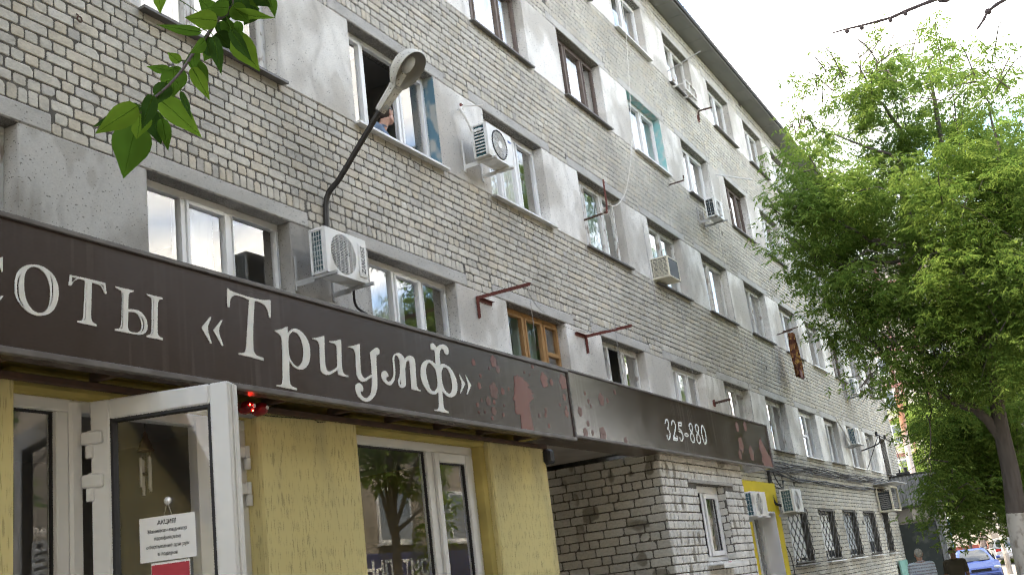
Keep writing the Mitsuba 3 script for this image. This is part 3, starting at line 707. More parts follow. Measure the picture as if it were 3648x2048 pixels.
DIGITS=[[[9090,3509],[9114,3537],[9159,3559],[9190,3549],[9199,3519],[9192,3491],[9156,3455]],[[9131,3443],[9155,3453],[9185,3424],[9197,3391],[9176,3351],[9122,3320],[9087,3328],[9082,3361]],[[9302,3508],[9325,3538],[9364,3561],[9403,3557],[9427,3529],[9429,3490],[9393,3439],[9333,3379],[9290,3326]],[[9307,3349],[9421,3351],[9432,3379]],[[9288,3325],[9419,3329],[9430,3360]],[[9558,3556],[9659,3555],[9669,3569]],[[9558,3556],[9554,3520],[9546,3471]],[[9556,3524],[9634,3522],[9665,3551]],[[9547,3471],[9604,3466],[9642,3432],[9651,3390],[9626,3354],[9572,3329],[9538,3345],[9528,3369]],[[9535,3444],[9584,3442],[9625,3422]],[[9740,3434],[9848,3436],[9842,3406],[9744,3407],[9740,3434]],[[10021,3477],[10058,3507],[10069,3537],[10048,3568],[10009,3576],[9966,3561],[9949,3531],[9967,3491],[10022,3460],[10066,3425],[10072,3384],[10048,3354],[10006,3339],[9959,3351],[9937,3378],[9940,3410],[9964,3441],[9987,3452]],[[10261,3482],[10299,3511],[10310,3542],[10289,3573],[10248,3582],[10204,3567],[10187,3536],[10204,3496],[10261,3464],[10307,3429],[10313,3387],[10288,3356],[10245,3343],[10195,3353],[10174,3381],[10177,3414],[10201,3445],[10225,3456]],[[10486,3589],[10519,3572],[10550,3532],[10563,3475],[10553,3420],[10522,3370],[10484,3351],[10448,3362],[10421,3408],[10408,3464],[10414,3522],[10442,3566],[10486,3589]]]
POPLAR_LEAVES=[[[-1439,-4666,2914],[-1416,-4599,2809],80,1],[[-1490,-4730,2923],[-1540,-4638,2888],32,0],[[-1568,-4800,2872],[-1603,-4715,2825],46,2],[[-1503,-4746,2894],[-1514,-4746,2831],52,2],[[-1555,-4839,2889],[-1532,-4781,2837],34,0],[[-1452,-4731,2924],[-1438,-4744,2843],42,0],[[-1472,-4784,2880],[-1433,-4760,2824],28,1],[[-1408,-4716,2976],[-1329,-4768,2889],57,2],[[-1470,-4842,2929],[-1448,-4850,2869],15,0],[[-1443,-4796,3019],[-1448,-4797,2941],54,0],[[-1465,-4789,2973],[-1474,-4772,2923],39,0],[[-1406,-4779,3054],[-1441,-4778,3067],23,2],[[-1447,-4784,3015],[-1458,-4727,3041],22,1],[[-1495,-4903,2957],[-1447,-4904,2898],29,2],[[-1390,-4814,3051],[-1385,-4848,2986],29,1],[[-1424,-4837,3052],[-1434,-4851,2995],37,1],[[-1448,-4906,3054],[-1440,-4902,3010],48,0],[[-1490,-4963,3014],[-1474,-4965,2929],26,0],[[-1370,-4916,3093],[-1332,-4957,2996],50,2],[[-1483,-5009,3017],[-1441,-5025,2953],26,0],[[-1468,-4901,3063],[-1505,-4809,3099],22,1],[[-1490,-4971,3055],[-1531,-4919,3064],39,2],[[-1402,-4890,3145],[-1427,-4865,3185],34,1],[[-1443,-4939,3095],[-1451,-4986,3135],40,0],[[-1514,-5044,3051],[-1472,-5051,3027],36,0],[[-1500,-5029,3047],[-1439,-5096,3037],40,2],[[-1444,-5033,3123],[-1394,-5055,3100],34,0],[[-1418,-5063,3116],[-1382,-5051,3080],27,1],[[-1513,-4828,3181],[-1510,-4828,3117],36,2],[[-1403,-4900,3113],[-1375,-4906,3073],33,0],[[-1406,-4924,3111],[-1393,-4930,3072],29,1],[[-1477,-5032,3098],[-1454,-5029,3052],31,0],[[-1515,-4957,3000],[-1517,-4915,2983],31,1],[[-1418,-4893,3057],[-1404,-4908,3011],28,2],[[-1362,-4990,3176],[-1375,-4979,3132],33,1],[[-1457,-4979,3100],[-1467,-4927,3115],36,1],[[-1444,-5008,3095],[-1415,-5035,3093],40,1],[[-1420,-4914,3075],[-1381,-4913,3050],37,0],[[-1362,-4830,3093],[-1351,-4806,3070],33,1],[[-1375,-4918,3113],[-1372,-4946,3073],37,1],[[-1419,-4841,3045],[-1414,-4799,3039],25,0],[[-1427,-5029,3094],[-1428,-4998,3060],36,0]]
POPLAR_BRANCH=[[-1439,-4994,3164],[-1437,-4985,3143],[-1436,-4967,3109],[-1446,-4933,3087],[-1449,-4907,3059],[-1456,-4873,3028],[-1461,-4840,2992],[-1470,-4804,2961],[-1481,-4765,2935],[-1489,-4732,2910]]
LOBES=[[18.63,-4.11,11.27,0.94,0.68,0.3],[20.43,-4.89,11.78,0.95,0.8,0.3],[18.16,-5.67,10.11,0.8,0.9,0.3],[18.29,-3.59,10.87,0.75,0.61,0.25],[17.04,-6.46,9.58,0.64,0.63,0.3],[18.46,-4.49,10.75,0.69,0.55,0.8],[19.19,-4.16,10.06,1.1,0.76,0.6],[20.36,-5.08,9.91,1.08,0.93,0.6],[20.35,-6.01,9.87,0.95,0.93,0.5],[17.9,-2.8,10.12,0.37,0.27,0.7],[20.27,-2.51,10.41,0.75,0.47,0.7],[17.45,-3.16,8.61,1.08,0.7,1],[19.88,-4.08,8.91,1.46,1.04,1],[17.58,-5.47,7.76,1.19,1.05,1],[18.49,-6.2,7.92,0.93,1.22,1],[16.93,-2.6,8.11,0.62,0.46,0.9],[19.83,-2.79,8.25,1.2,0.72,1],[19.89,-4.07,7.5,1.46,0.98,1],[17.51,-5.41,6.37,1.31,1.05,1],[18.58,-2.53,7.54,0.7,0.5,0.8],[17.69,-3.08,6.59,0.85,0.56,1],[18.65,-3.88,6.19,1.2,0.74,0.9],[18.97,-4.86,5.69,1.34,0.87,1],[17.4,-5.76,5.39,0.71,1.16,1],[19.85,-2.74,6.24,0.67,0.49,0.8],[17.85,-3.65,5.24,0.79,0.51,0.5],[18.55,-4.47,4.84,1.0,0.67,1],[23.39,-4.95,5.09,0.92,1.12,0.9],[16.82,-3.44,4.53,0.41,0.34,0.3],[20.66,-3.58,4.46,0.76,0.54,0.28],[22.29,-4.01,4.28,0.81,0.65,0.8],[23.27,-4.14,3.52,0.91,0.9,1],[20.68,-3.69,2.95,0.62,0.41,0.7],[21.76,-3.81,2.56,0.86,0.49,1],[21.92,-4.54,3.92,0.87,0.71,1],[22.36,-4.51,3.0,0.81,0.72,1],[23.04,-4.31,2.63,0.6,0.59,0.9],[22.37,-4.88,3.42,0.51,1.15,0.9]]
LIMBS=[[[[18.78,-4.97,0.97],[18.78,-4.98,1.9],[18.79,-5.07,2.78],[18.79,-5.09,3.57],[18.79,-5.14,4.42],[18.79,-5.09,5.5],[18.8,-5.18,6.58],[18.8,-5.2,7.83],[18.8,-5.27,9.1],[18.81,-5.34,10.16],[18.81,-5.39,10.89]],0.19,0.02],[[[18.79,-5.07,3.44],[18.69,-4.85,3.94],[18.58,-4.49,4.23],[18.55,-4.1,4.56],[18.51,-3.79,4.92],[18.47,-3.51,5.15],[18.44,-3.26,5.59],[18.39,-2.97,5.96],[18.34,-2.68,6.35]],0.1,0.012],[[[18.79,-5.14,4.42],[18.87,-5.22,5.21],[18.97,-5.59,6.24],[18.98,-6.01,7.25],[18.98,-6.4,8.29]],0.1,0.02],[[[18.79,-5.1,5.77],[18.96,-4.78,6.94],[19.13,-4.46,7.52],[19.11,-4.35,8.26],[19.12,-4.45,9.21],[19.13,-4.53,9.92],[19.11,-4.29,10.62],[19.09,-4.12,11.19],[19.09,-4.12,11.77]],0.09,0.01],[[[18.76,-4.61,7.23],[18.71,-4.08,7.47],[18.65,-3.6,7.7],[18.57,-3.05,8.15],[18.49,-2.58,8.59],[18.42,-2.2,8.92]],0.05,0.008],[[[18.73,-4.34,6.44],[18.88,-4.31,7.39],[19.04,-4.35,8.24],[19.04,-4.4,8.95]],0.06,0.012],[[[18.75,-4.53,7.13],[18.87,-4.1,7.15],[18.92,-3.26,7.37],[18.82,-2.62,7.42],[18.68,-1.88,8.22]],0.05,0.006],[[[18.8,-5.18,6.58],[18.43,-5.74,6.92],[18.04,-6.09,7.49],[18.04,-6.24,8.56],[18.04,-6.24,9.47],[18.04,-6.18,10.07]],0.05,0.008],[[[18.75,-4.49,7.43],[18.33,-4.01,7.34],[17.92,-3.74,7.43]],0.05,0.02],[[[18.75,-4.48,9.08],[18.44,-4.19,9.31],[18.04,-3.28,9.89],[17.96,-2.83,10.38]],0.035,0.006],[[[18.68,-3.82,4.93],[18.47,-4.02,4.33],[18.23,-3.91,3.55],[18.21,-3.76,2.96]],0.018,0.006]]
LOBES_2=[[24.93,-5.61,7.74,1.29,1.61,1],[24.46,-5.41,5.65,1.11,1.59,1],[24.98,-6.16,10.49,1.13,1.45,0.9],[26.14,-6.26,9.3,1.26,1.68,1],[26.95,-4.85,3.95,0.95,1.39,0.9],[25.33,-4.73,6.26,0.9,1.07,0.8],[25.43,-6.81,11.79,0.99,1.23,0.5]]
LIMBS_2=[[[[25.77,-4.52,0.79],[25.78,-4.7,2.24],[25.79,-4.88,3.74],[25.8,-4.96,4.88],[25.8,-5.12,5.89],[25.82,-5.49,7.23],[25.82,-5.74,8.62],[25.83,-6.12,10.01]],0.26,0.03]]
WIRE=[[15.56,-0.4,13.04],[15.58,-0.36,12.64],[15.66,-0.33,12.4],[15.66,-0.3,11.97],[15.56,-0.28,11.35],[15.34,-0.3,10.73],[15.12,-0.32,10.22],[14.9,-0.34,9.64],[14.71,-0.36,9.37],[14.49,-0.38,9.02],[14.14,-0.4,8.56],[13.85,-0.42,8.25],[13.47,-0.43,7.96],[13.13,-0.44,7.8],[12.79,-0.45,7.73]]


# ------------------------------------------------------------------ sign boards
def glyph(contours, smooth=True):
    out = None
    for g in contours:
        rings = [smooth_ring(np.array(r) / 1000.0, 4) if smooth else np.array(r) / 1000.0 for r in g]
        s = Polygon(rings[0]).buffer(0)
        for h in rings[1:]: s = s.difference(Polygon(h).buffer(0))
        out = s if out is None else out.union(s)
    return out.simplify(.0006)


def flower(cx, cz, r, rot):
    u = [shapely.Point(cx + .52 * r * math.cos(rot + k * 1.2566), cz + .52 * r * math.sin(rot + k * 1.2566)).buffer(.44 * r, 5) for k in range(5)]
    s = unary_union(u)
    return s.difference(shapely.Point(cx, cz).buffer(.07 * r, 3)) if r > .035 else s


def board(key, x0, x1, y0, y1, z0, z1, seams, lip=.022, m='sign_brown'):
    b = MB().box(x0 + .004, x1 - .004, y0 + .012, y1, z0 + .004, z1 - .004)
    put('panel', b.mesh(), m, key)
    e = [x0] + seams + [x1]
    fm = MB()
    for a, c in zip(e[:-1], e[1:]):
        fm.cbox(a, c - .002, y0 - .004, y0 + .03, z1 - lip, z1 + .002, .003).cbox(a, c - .002, y0 - .004, y0 + .03, z0 - .002, z0 + lip * 1.25, .003)
        fm.cbox(a, c - .002, y0 + .03, y1 + .01, z1 - .001, z1 + .003, .001)
    fm.cbox(x1 - .016, x1 + .002, y0 - .003, y1 + .005, z0 + lip * 1.25, z1 - lip, .003)
    put('frame', fm.mesh(), 'sign_frame', key)


SG = thing('large_signboard', 'long dark brown salon signboard with big white Cyrillic lettering and red flowers', 'signboard')
SY, SZ0, SZ1, SX1 = -2.60, 2.985, 3.605, 5.475
board(SG, XL, SX1, SY, -2.485, SZ0, SZ1, [-1.0, 1.2, 3.2])
for name, contours in GLYPHS.items():
    put('letter' if 'quote' not in name else 'quotation_mark', poly_xz(glyph(contours), SY + .0075, SY + .014), 'sign_white', SG)
clip = sbox(XL, SZ0 + .03, SX1 - .02, SZ1 - .024)
r = random.Random(4)
for i, (cx, cz, s) in enumerate(FLOWERS):
    g = flower(cx / 1000, cz / 1000, max(s / 1000 * 1.05, .012), r.random() * 6).intersection(clip)
    if g.area < 2e-5: continue
    m_ = poly_xz(g, SY + .0095, SY + .014)
    put('flower', m_, 'sign_red', SG, uv=np.tile([[.0 if s > 14 and r.random() > .25 else .55, 0]], (len(m_[0]), 1)))
m_ = poly_xz(Polygon(np.array(SILHOUETTE) / 1000).buffer(0).intersection(clip), SY + .0088, SY + .014)
put('silhouette', m_, 'sign_red', SG, uv=np.zeros((len(m_[0]), 2)), label='red silhouette of a head in profile')
# steel angles that carry the board, under and behind it
un = MB()
for i, x in enumerate(np.arange(-2.6, 5.4, .62)):
    un.cbox(x, x + .04, -2.484, -2.31, SZ0 + .004 + .003 * (i % 2), SZ0 + .05, .004)
un.cbox(XL, 5.36, -2.36, -2.325, SZ0 - .035, SZ0 - .002, .004)
put('bracket', un.mesh(), 'rust_dark', SG)
un = MB().box(XL, 5.40, -2.484, -2.31, SZ0 + .055, SZ0 + .065)
put('backing', un.mesh(), 'roof_dark', SG)

S2 = thing('small_signboard', 'shorter dark signboard with an outlined white phone number and faded red print', 'signboard')
TY, TZ0, TZ1, TX0, TX1 = -2.15, 3.165, 3.838, 5.50, 13.67
board(S2, TX0, TX1, TY, -1.74, TZ0, TZ1, [8.25, 10.95], .018, 'sign_grey')
for k, idx in enumerate(([0, 1], [2, 3, 4], [5, 6, 7, 8, 9], [10], [11], [12], [13])):
    g = unary_union([LineString(smooth_line(np.array(DIGITS[i]) / 1000.0, 4)).buffer(.0085 if i != 10 else .007, 3) for i in idx]).simplify(.0008)
    put('digit', poly_xz(g, TY + .0078, TY + .014), 'sign_white', S2)
clip = sbox(TX0, TZ0 + .026, TX1 - .02, TZ1 - .022)
for cx, cz, s in FLOWERS_2:
    g = flower(cx / 1000, cz / 1000, s / 1000, r.random() * 6).intersection(clip)
    if g.area < 2e-5: continue
    m_ = poly_xz(g, TY + .0095, TY + .014)
    put('flower', m_, 'sign_red', S2, uv=np.tile([[.45, 0]], (len(m_[0]), 1)))
m_ = poly_xz(Polygon(np.array(SILHOUETTE_2) / 1000).buffer(0).intersection(clip), TY + .0088, TY + .014)
put('silhouette', m_, 'sign_red', S2, uv=np.tile([[.2, 0]], (len(m_[0]), 1)))

# ------------------------------------------------------------------ the yellow salon front
SA = thing('salon_extension', 'single storey salon front of grooved yellow plaster below the large signboard', 'shop front')
YW = -2.30
TOP = 2.93
pil = [(XL, .10), (1.72, 2.68), (4.44, 5.43)]
for k, (a, b) in enumerate(pil):
    put('pilaster', cbox(a, b, YW, -2.0, 0, 2.985, .014), 'yellow_plaster', SA)
for a, b in ((.10, 1.72), (2.68, 4.44)):
    put('lintel', cbox(a, b, YW + .035, -2.0, TOP, 3.04, .02), 'yellow_smooth', SA)
hd = MB().box(XL, 5.43, YW + .01, -2.0, 3.06, 3.55)
put('upper_wall', hd.mesh(), 'yellow_smooth', SA)
put('roof', MB().box(XL, 5.44, -2.48, -.0, 3.552, 3.6).mesh(), 'roof_dark', SA)
put('end_wall', MB().box(5.13, 5.42, -2.0, .012, 0, 3.55).mesh(), 'yellow_smooth', SA)
put('interior', MB().box(XL, 5.12, -.4, -.38, 0, 2.98).box(XL, 5.12, -1.98, -.4, 2.98, 3.0).box(XL, 5.12, -2.0, -.4, .02, .03).box(1.95, 2.0, -1.98, -.4, .03, 2.98).mesh(), 'nozzle', SA)
put('step', MB().cbox(.05, 1.8, -3.2, -2.0, 0.0, .17, .01).mesh(), 'concrete', SA)
# door frame with a sidelight; two leaves, the left one swung out
FY = -2.20
DF = numbered(SA + '__door_frame')
fm = MB()
fm.cbox(.10, .125, FY + .002, FY + .07, .17, TOP).cbox(.10, 1.72, FY, FY + .07, 2.868, TOP, .006)
fm.cbox(.405, .475, FY + .002, FY + .07, .17, 2.868).cbox(.475, .55, FY - .012, FY + .07, .17, 2.925, .012).cbox(1.665, 1.72, FY + .002, FY + .07, .17, 2.868)
fm.cbox(.125, .405, FY + .004, FY + .07, .17, .30)
put('casing', fm.mesh(), 'pvc_white', DF)
put('gasket', MB().box(.120, .135, FY + .03, FY + .05, .30, 2.868).box(.398, .412, FY + .03, FY + .05, .30, 2.868).box(.12, .41, FY + .03, FY + .05, 2.858, 2.872).mesh(), 'gasket', DF)
put('pane', ([[.125, FY + .04, .3], [.405, FY + .04, .3], [.405, FY + .04, 2.868], [.125, FY + .04, 2.868]], [[0, 1, 2, 3]]), 'glass', DF)


def door_leaf(hinge, ang, w, name, label):
    D = numbered(f'{SA}__{name}'); tag(D, label)
    z0, z1 = .20, 2.915
    Rm, t = rotz(math.radians(ang)), (hinge[0], hinge[1], 0)
    b = MB()
    s = .098
    b.cbox(0, s, -.035, .035, z0, z1, .008).cbox(w - s, w, -.035, .035, z0, z1, .008).cbox(s, w - s, -.034, .034, z1 - s, z1, .008).cbox(s, w - s, -.034, .034, z0, z0 + .16, .008)
    b.cbox(w - .001, w + .012, .0, .045, z0 + .01, z1 - .01, .003)
    put('stile', b.move(Rm, t).mesh(), 'pvc_white', D)
    g = MB()
    for q in ((s - .002, s + .014, z0 + .16, z1 - s), (w - s - .014, w - s + .002, z0 + .16, z1 - s), (s, w - s, z1 - s - .014, z1 - s + .002)):
        g.box(q[0], q[1], -.026, .026, q[2], q[3])
    put('gasket', g.move(Rm, t).mesh(), 'gasket', D)
    put('pane', MB().quad([s, 0, z0 + .16], [w - s, 0, z0 + .16], [w - s, 0, z1 - s], [s, 0, z1 - s]).move(Rm, t).mesh(), 'glass', D)
    return D, Rm, t


hb = lambda: MB()
D1, R1, t1 = door_leaf((.587, FY - .04), -70.2, .705, 'door', 'white glazed door leaf standing open')
D2, R2, t2 = door_leaf((1.655, FY + .03), 180, .335, 'door', 'closed white door leaf behind the open one')
for zt in (2.765, 2.56, .9, .5):
    h = MB().tm(cbox(-.035, .068, -.062, -.036, zt - .062, zt, .006)).move(R1, t1)
    h.tube([[.555, FY - .055, zt - .06], [.555, FY - .055, zt + .006]], .017, 10).tube([[.552, FY - .05, zt - .125], [.552, FY - .05, zt - .064]], .020, 10)
    put('hinge', h.mesh(), 'pvc_white', D1, smooth=40)
    h = MB().cbox(1.60, 1.675, FY - .035, FY - .008, zt - .06, zt - .002, .006)
    h.tube([[1.69, FY - .028, zt - .06], [1.69, FY - .028, zt + .006]], .017, 10).tube([[1.692, FY - .026, zt - .125], [1.692, FY - .026, zt - .064]], .019, 10)
    put('hinge', h.mesh(), 'pvc_white', D2, smooth=40)
# notice on the open leaf
NT = thing('paper_notice', 'white printed paper notice hanging on the glass of the open door', 'notice')
yl = -.012
N1 = lambda b: b.move(R1, t1).mesh()
px = np.linspace(.228, .502, 14)
wv = .004 * np.sin((px - .228) * 16)
sv = [[x, yl - .004 - q, z] for x, q in zip(px, wv) for z in (2.119, 2.323)]
put('sheet', N1(MB().add(sv, [[2 * i, 2 * i + 2, 2 * i + 3, 2 * i + 1] for i in range(13)])), 'paper', NT)
for k, (line, hh, zz) in enumerate((('АКЦИЯ!', .021, 2.285), ('Маникюр+педикюр', .017, 2.249), ('парафиновое', .017, 2.215), ('обертывание для рук', .017, 2.178), ('в подарок', .017, 2.143))):
    tm = meshkit.text_mesh(line, hh, .0006, bold=True)
    v = np.array(tm.vertices); wd = v[:, 0].max()
    sc = min(.86, .25 / wd)
    xx = .365 - wd * sc / 2 + v[:, 0] * sc
    q = np.interp(xx, px, wv)
    put('text_line', N1(MB().add(np.stack([xx, yl - .0046 - q - v[:, 2], zz + v[:, 1]], 1), tm.faces)), 'black_print', NT)
put('string', N1(MB().tube([[.372, yl - .01, 2.385], [.352, yl - .006, 2.322]], .0012, 5).tube([[.372, yl - .01, 2.385], [.392, yl - .006, 2.322]], .0012, 5)), 'wire_white', NT)
put('suction_hook', N1(MB().add(*ball((.372, yl - .004, 2.391), (.019, .006, .019), 2)).tube([[.372, yl - .01, 2.391], [.372, yl - .02, 2.388], [.372, yl - .018, 2.38]], .0025, 6)), 'chime_metal', NT, smooth=True)
RC = thing('hanging_card', 'red card hanging under the white paper notice', 'card')
put('sheet', N1(MB().cbox(.283, .467, yl - .006, yl - .003, 1.99, 2.103, .001)), 'red_card', RC)
put('border', N1(MB().box(.280, .470, yl - .0027, yl - .002, 1.985, 2.113)), 'paper', RC)
put('string', N1(MB().tube([[.30, yl - .004, 2.103], [.30, yl - .004, 2.12]], .001, 4).tube([[.455, yl - .004, 2.103], [.452, yl - .004, 2.12]], .001, 4)), 'wire_white', RC)
# wind chime in the doorway
WC = thing('wind_chime', 'wind chime with silver tubes hanging in the doorway', 'wind chime')
cx, cy = 1.245, -1.90
put('cord', MB().tube([[cx, cy, 2.98], [cx, cy, 2.86]], .0025, 5).mesh(), 'black_print', WC)
put('bell', trimesh.creation.revolve([[.004, .0], [.012, -.01], [.016, -.035], [.03, -.06], [.036, -.09], [.048, -.105], [.044, -.108], [.0, -.1]], sections=18).apply_translation([cx, cy, 2.88]), 'rust_dark', WC, smooth=40)
for k, (dx, dy, z0, z1) in enumerate(((-.038, .0, 2.575, 2.735), (-.006, -.03, 2.565, 2.738), (.008, .03, 2.535, 2.73), (.030, .0, 2.552, 2.735))):
    put('chime_tube', MB().tube([[cx + dx, cy + dy, z0], [cx + dx, cy + dy, z1]], .0085, 8).mesh(), 'chime_metal', WC, smooth=40)
    put('thread', MB().tube([[cx + dx, cy + dy, z1], [cx + dx * .8, cy + dy * .8, 2.775]], .001, 4).mesh(), 'black_print', WC)
put('striker', MB().tube([[cx, cy, 2.64], [cx, cy, 2.655]], .022, 12).tube([[cx, cy, 2.65], [cx, cy, 2.775]], .001, 4).mesh(), 'black_print', WC)
# shop window
SW = numbered(SA + '__shop_window')
WY = -2.18
fm = MB().cbox(2.69, 4.36, WY, WY + .07, 2.865, TOP, .006).cbox(2.69, 2.755, WY + .001, WY + .07, .5, 2.865).cbox(3.68, 3.765, WY + .001, WY + .07, .5, 2.865).cbox(4.29, 4.36, WY + .001, WY + .07, .5, 2.865).cbox(2.755, 3.68, WY + .002, WY + .07, .5, .57)
fm.cbox(3.768, 3.83, WY - .02, WY + .05, .56, 2.862).cbox(4.215, 4.287, WY - .02, WY + .05, .56, 2.862).cbox(3.83, 4.215, WY - .019, WY + .05, 2.79, 2.862).cbox(3.83, 4.215, WY - .019, WY + .05, .56, .63)
put('frame', fm.mesh(), 'pvc_white', SW)
put('gasket', MB().box(2.752, 2.762, WY + .02, WY + .04, .57, 2.866).box(3.67, 3.683, WY + .02, WY + .04, .57, 2.866).box(2.755, 3.68, WY + .02, WY + .04, 2.853, 2.868).box(4.205, 4.218, WY + .0, WY + .02, .63, 2.79).box(3.827, 3.837, WY + .0, WY + .02, .63, 2.79).box(3.83, 4.215, WY, WY + .02, 2.78, 2.793).mesh(), 'gasket', SW)
put('pane', MB().quad([2.755, WY + .035, .57], [3.68, WY + .028, .57], [3.68, WY + .028, 2.865], [2.755, WY + .036, 2.865]).mesh(), 'glass', SW)
put('pane', MB().quad([3.83, WY + .015, .63], [4.215, WY + .012, .63], [4.215, WY + .014, 2.79], [3.83, WY + .016, 2.79]).mesh(), 'glass', SW)
put('sill_wall', cbox(2.68, 4.44, YW + .03, -2.05, 0, .5, .01), 'yellow_plaster', SA)
put('window_reveal', MB().cbox(4.36, 4.44, YW + .05, -2.05, .5, TOP, .004).mesh(), 'yellow_smooth', SA)
# red alarm siren
SR = thing('alarm_siren', 'red alarm siren with two lamps on the wall beside the salon door', 'siren')
put('base', cbox(1.50, 1.70, -2.33, -2.26, 2.925, 2.985, .008), 'nozzle', SR)
for x, rr in ((1.545, .036), (1.655, .038)):
    dm = trimesh.creation.revolve([[rr * .75, 0], [rr, .02], [rr, .05], [rr * .85, .075], [rr * .4, .088], [0, .09]], sections=20)
    v = np.array(dm.vertices)
    H = put('lamp_dome', (np.stack([x + v[:, 0], -2.33 - v[:, 2], 2.955 + v[:, 1]], 1), dm.faces), 'siren_red', SR, smooth=40)
    put('cap', MB().add(*ball((x + .004, -2.422, 2.957), (.012, .006, .012), 2)).mesh(), 'paper', SR, smooth=True)
for x, z in ((1.524, 2.963), (1.545, 2.930)):
    k = put('led', MB().add(*ball((x, -2.414, z), .005, 1)).mesh(), 'siren_glow', SR)
    scene[k]['emitter'] = {'type': 'area', 'radiance': {'type': 'rgb', 'value': [3.2, .10, .05]}}
put('wire', MB().tube(smooth_line([[1.70, -2.3, 2.95], [1.8, -2.315, 2.94], [2.2, -2.31, 2.955], [2.26, -2.312, 2.94], [2.33, -2.315, 2.95]], 5), .003, 5).mesh(), 'cable_black', SR)

# ------------------------------------------------------------------ porch of white silicate brick
BA = thing('brick_porch', 'porch of white silicate brick under the small signboard with a narrow white window', 'porch')
AX0, AX1, AY = 9.05, 12.36, -2.0
AH = 3.16
win = (10.30, 11.46, 1.90, 2.865)
core = MB()
fx = sbox(AX0 + .012, 0, AX1, AH).difference(sbox(win[0], win[2], win[1], win[3]))
v, f = poly_xz(fx, AY + .012, AY + .25); core.add(v, f)
core.box(AX0 + .012, AX0 + .25, AY + .25, .012, 0, AH).box(AX1 - .25, AX1, AY + .25, .012, 0, AH)
BW = put('wall', core.mesh(), 'mortar_dark', BA)
ex = [(win[0] - AX0, win[1] - AX0, win[2], win[3])] + [(9.98 - AX0, 11.84 - AX0, 2.868, 2.915)]
fr_rects = courses(0, AX1 - AX0, 0, 3.2, ex, long=.26, short=.13, h=.1, pattern=lambda i: 'h')
side = courses(0, 2.0, 0, 3.2, [], h=.1, pattern=lambda i: 'h' if i % 6 == 4 else 's')
Vf, F = brick_arrays(fr_rects, .6)
Vs, _ = brick_arrays(side, .6)
# front bricks: along x, outward -y; side bricks: along y, outward -x
P1 = np.stack([AX0 + Vf[..., 0], AY - Vf[..., 2], Vf[..., 1]], -1)
P2 = np.stack([AX0 - Vs[..., 2], AY + Vs[..., 0], Vs[..., 1]], -1)
def lay_mixed(parent, sets, bsdf, keep):
    allP, allF, size = [], [], []
    for P, Fx, N in sets:
        c = P.mean(1) - CAM; z = c @ FWD
        seen = (z > 0) & (abs((c @ RIGHT) / z) < .46) & (abs((c @ DOWN) / z) < .25)
        e = np.linalg.norm(P[:, 2] - P[:, 7], axis=1)
        size.append(seen * e / np.maximum(z, .1)); allP.append(P); allF += [Fx] * len(P)
    P = np.concatenate(allP); size = np.concatenate(size)
    uv = np.repeat(rng.random((len(P), 1, 2)), 24, 1)
    order = np.argsort(-size)
    for i in order[:keep]: put('brick', (P[i], allF[i]), bsdf, parent, uv=uv[i])
    b = MB()
    for i in order[keep:]: b.add(P[i], allF[i])
    put('brickwork', b.mesh(), bsdf, parent, kind='stuff', uv=uv[order[keep:]].reshape(-1, 2))
lay_mixed(BW, [(P1, F, 0), (P2, F[:, ::-1], 0)], 'brick_white', 300)
# reveal bricks at the right of the window
rv = courses(0, .2, win[2], win[3] - .005, [], h=.0965, pattern=lambda i: 'h' if i % 2 else 's', long=.2, short=.1)
Vr, _ = brick_arrays(rv, .5)
Pr = np.stack([win[1] - .004 - Vr[..., 2] * .3, AY + .004 + Vr[..., 0], Vr[..., 1]], -1)
put('reveal_brickwork', (Pr.reshape(-1, 3), np.vstack([F[:, ::-1] + 24 * i for i in range(len(Pr))])), 'brick_white', BW, kind='stuff', uv=np.repeat(rng.random((len(Pr), 1, 2)), 24, 1).reshape(-1, 2))
put('lintel', cbox(9.98, 11.84, AY - .006, AY + .2, 2.868, 2.912, .004), 'concrete', BA)
put('roof', MB().box(5.55, AX1, -1.72, .012, 3.63, 3.7).mesh(), 'roof_dark', BA)
put('ceiling', MB().box(5.45, AX0, -1.74, .01, 3.25, 3.30).mesh(), 'panel_grey', BA)
put('back_wall', MB().box(5.43, AX0, -.10, -.02, 0, 3.25).mesh(), 'panel_grey', BA)
PW = numbered(BA + '__window')
PY = AY + .12
fm = MB().cbox(win[0], win[1], PY, PY + .06, 2.77, win[3], .006).cbox(win[0], win[1], PY, PY + .06, win[2], win[2] + .06, .006)
fm.cbox(win[1] - .08, win[1], PY + .001, PY + .06, win[2] + .06, 2.77).cbox(win[0], win[0] + .05, PY + .001, PY + .06, win[2] + .06, 2.77).cbox(10.72, 10.80, PY + .001, PY + .06, win[2] + .06, 2.77)
fm.cbox(10.80, 10.875, PY - .018, PY + .04, win[2] + .065, 2.765).cbox(11.285, 11.375, PY - .018, PY + .04, win[2] + .065, 2.765).cbox(10.875, 11.285, PY - .017, PY + .04, 2.70, 2.765).cbox(10.875, 11.285, PY - .017, PY + .04, win[2] + .065, win[2] + .13)
put('frame', fm.mesh(), 'pvc_white', PW)
put('gasket', MB().box(10.872, 10.886, PY, PY + .02, win[2] + .13, 2.70).box(11.274, 11.288, PY, PY + .02, win[2] + .13, 2.70).box(10.875, 11.285, PY, PY + .02, 2.69, 2.703).box(10.71, 10.724, PY + .01, PY + .03, win[2] + .06, 2.77).mesh(), 'gasket', PW)
put('pane', MB().quad([win[0] + .05, PY + .03, win[2] + .06], [10.72, PY + .03, win[2] + .06], [10.72, PY + .03, 2.77], [win[0] + .05, PY + .03, 2.77]).mesh(), 'glass', PW)
put('pane', MB().quad([10.875, PY + .01, win[2] + .13], [11.285, PY + .012, win[2] + .13], [11.285, PY + .008, 2.70], [10.875, PY + .01, 2.70]).mesh(), 'glass', PW)
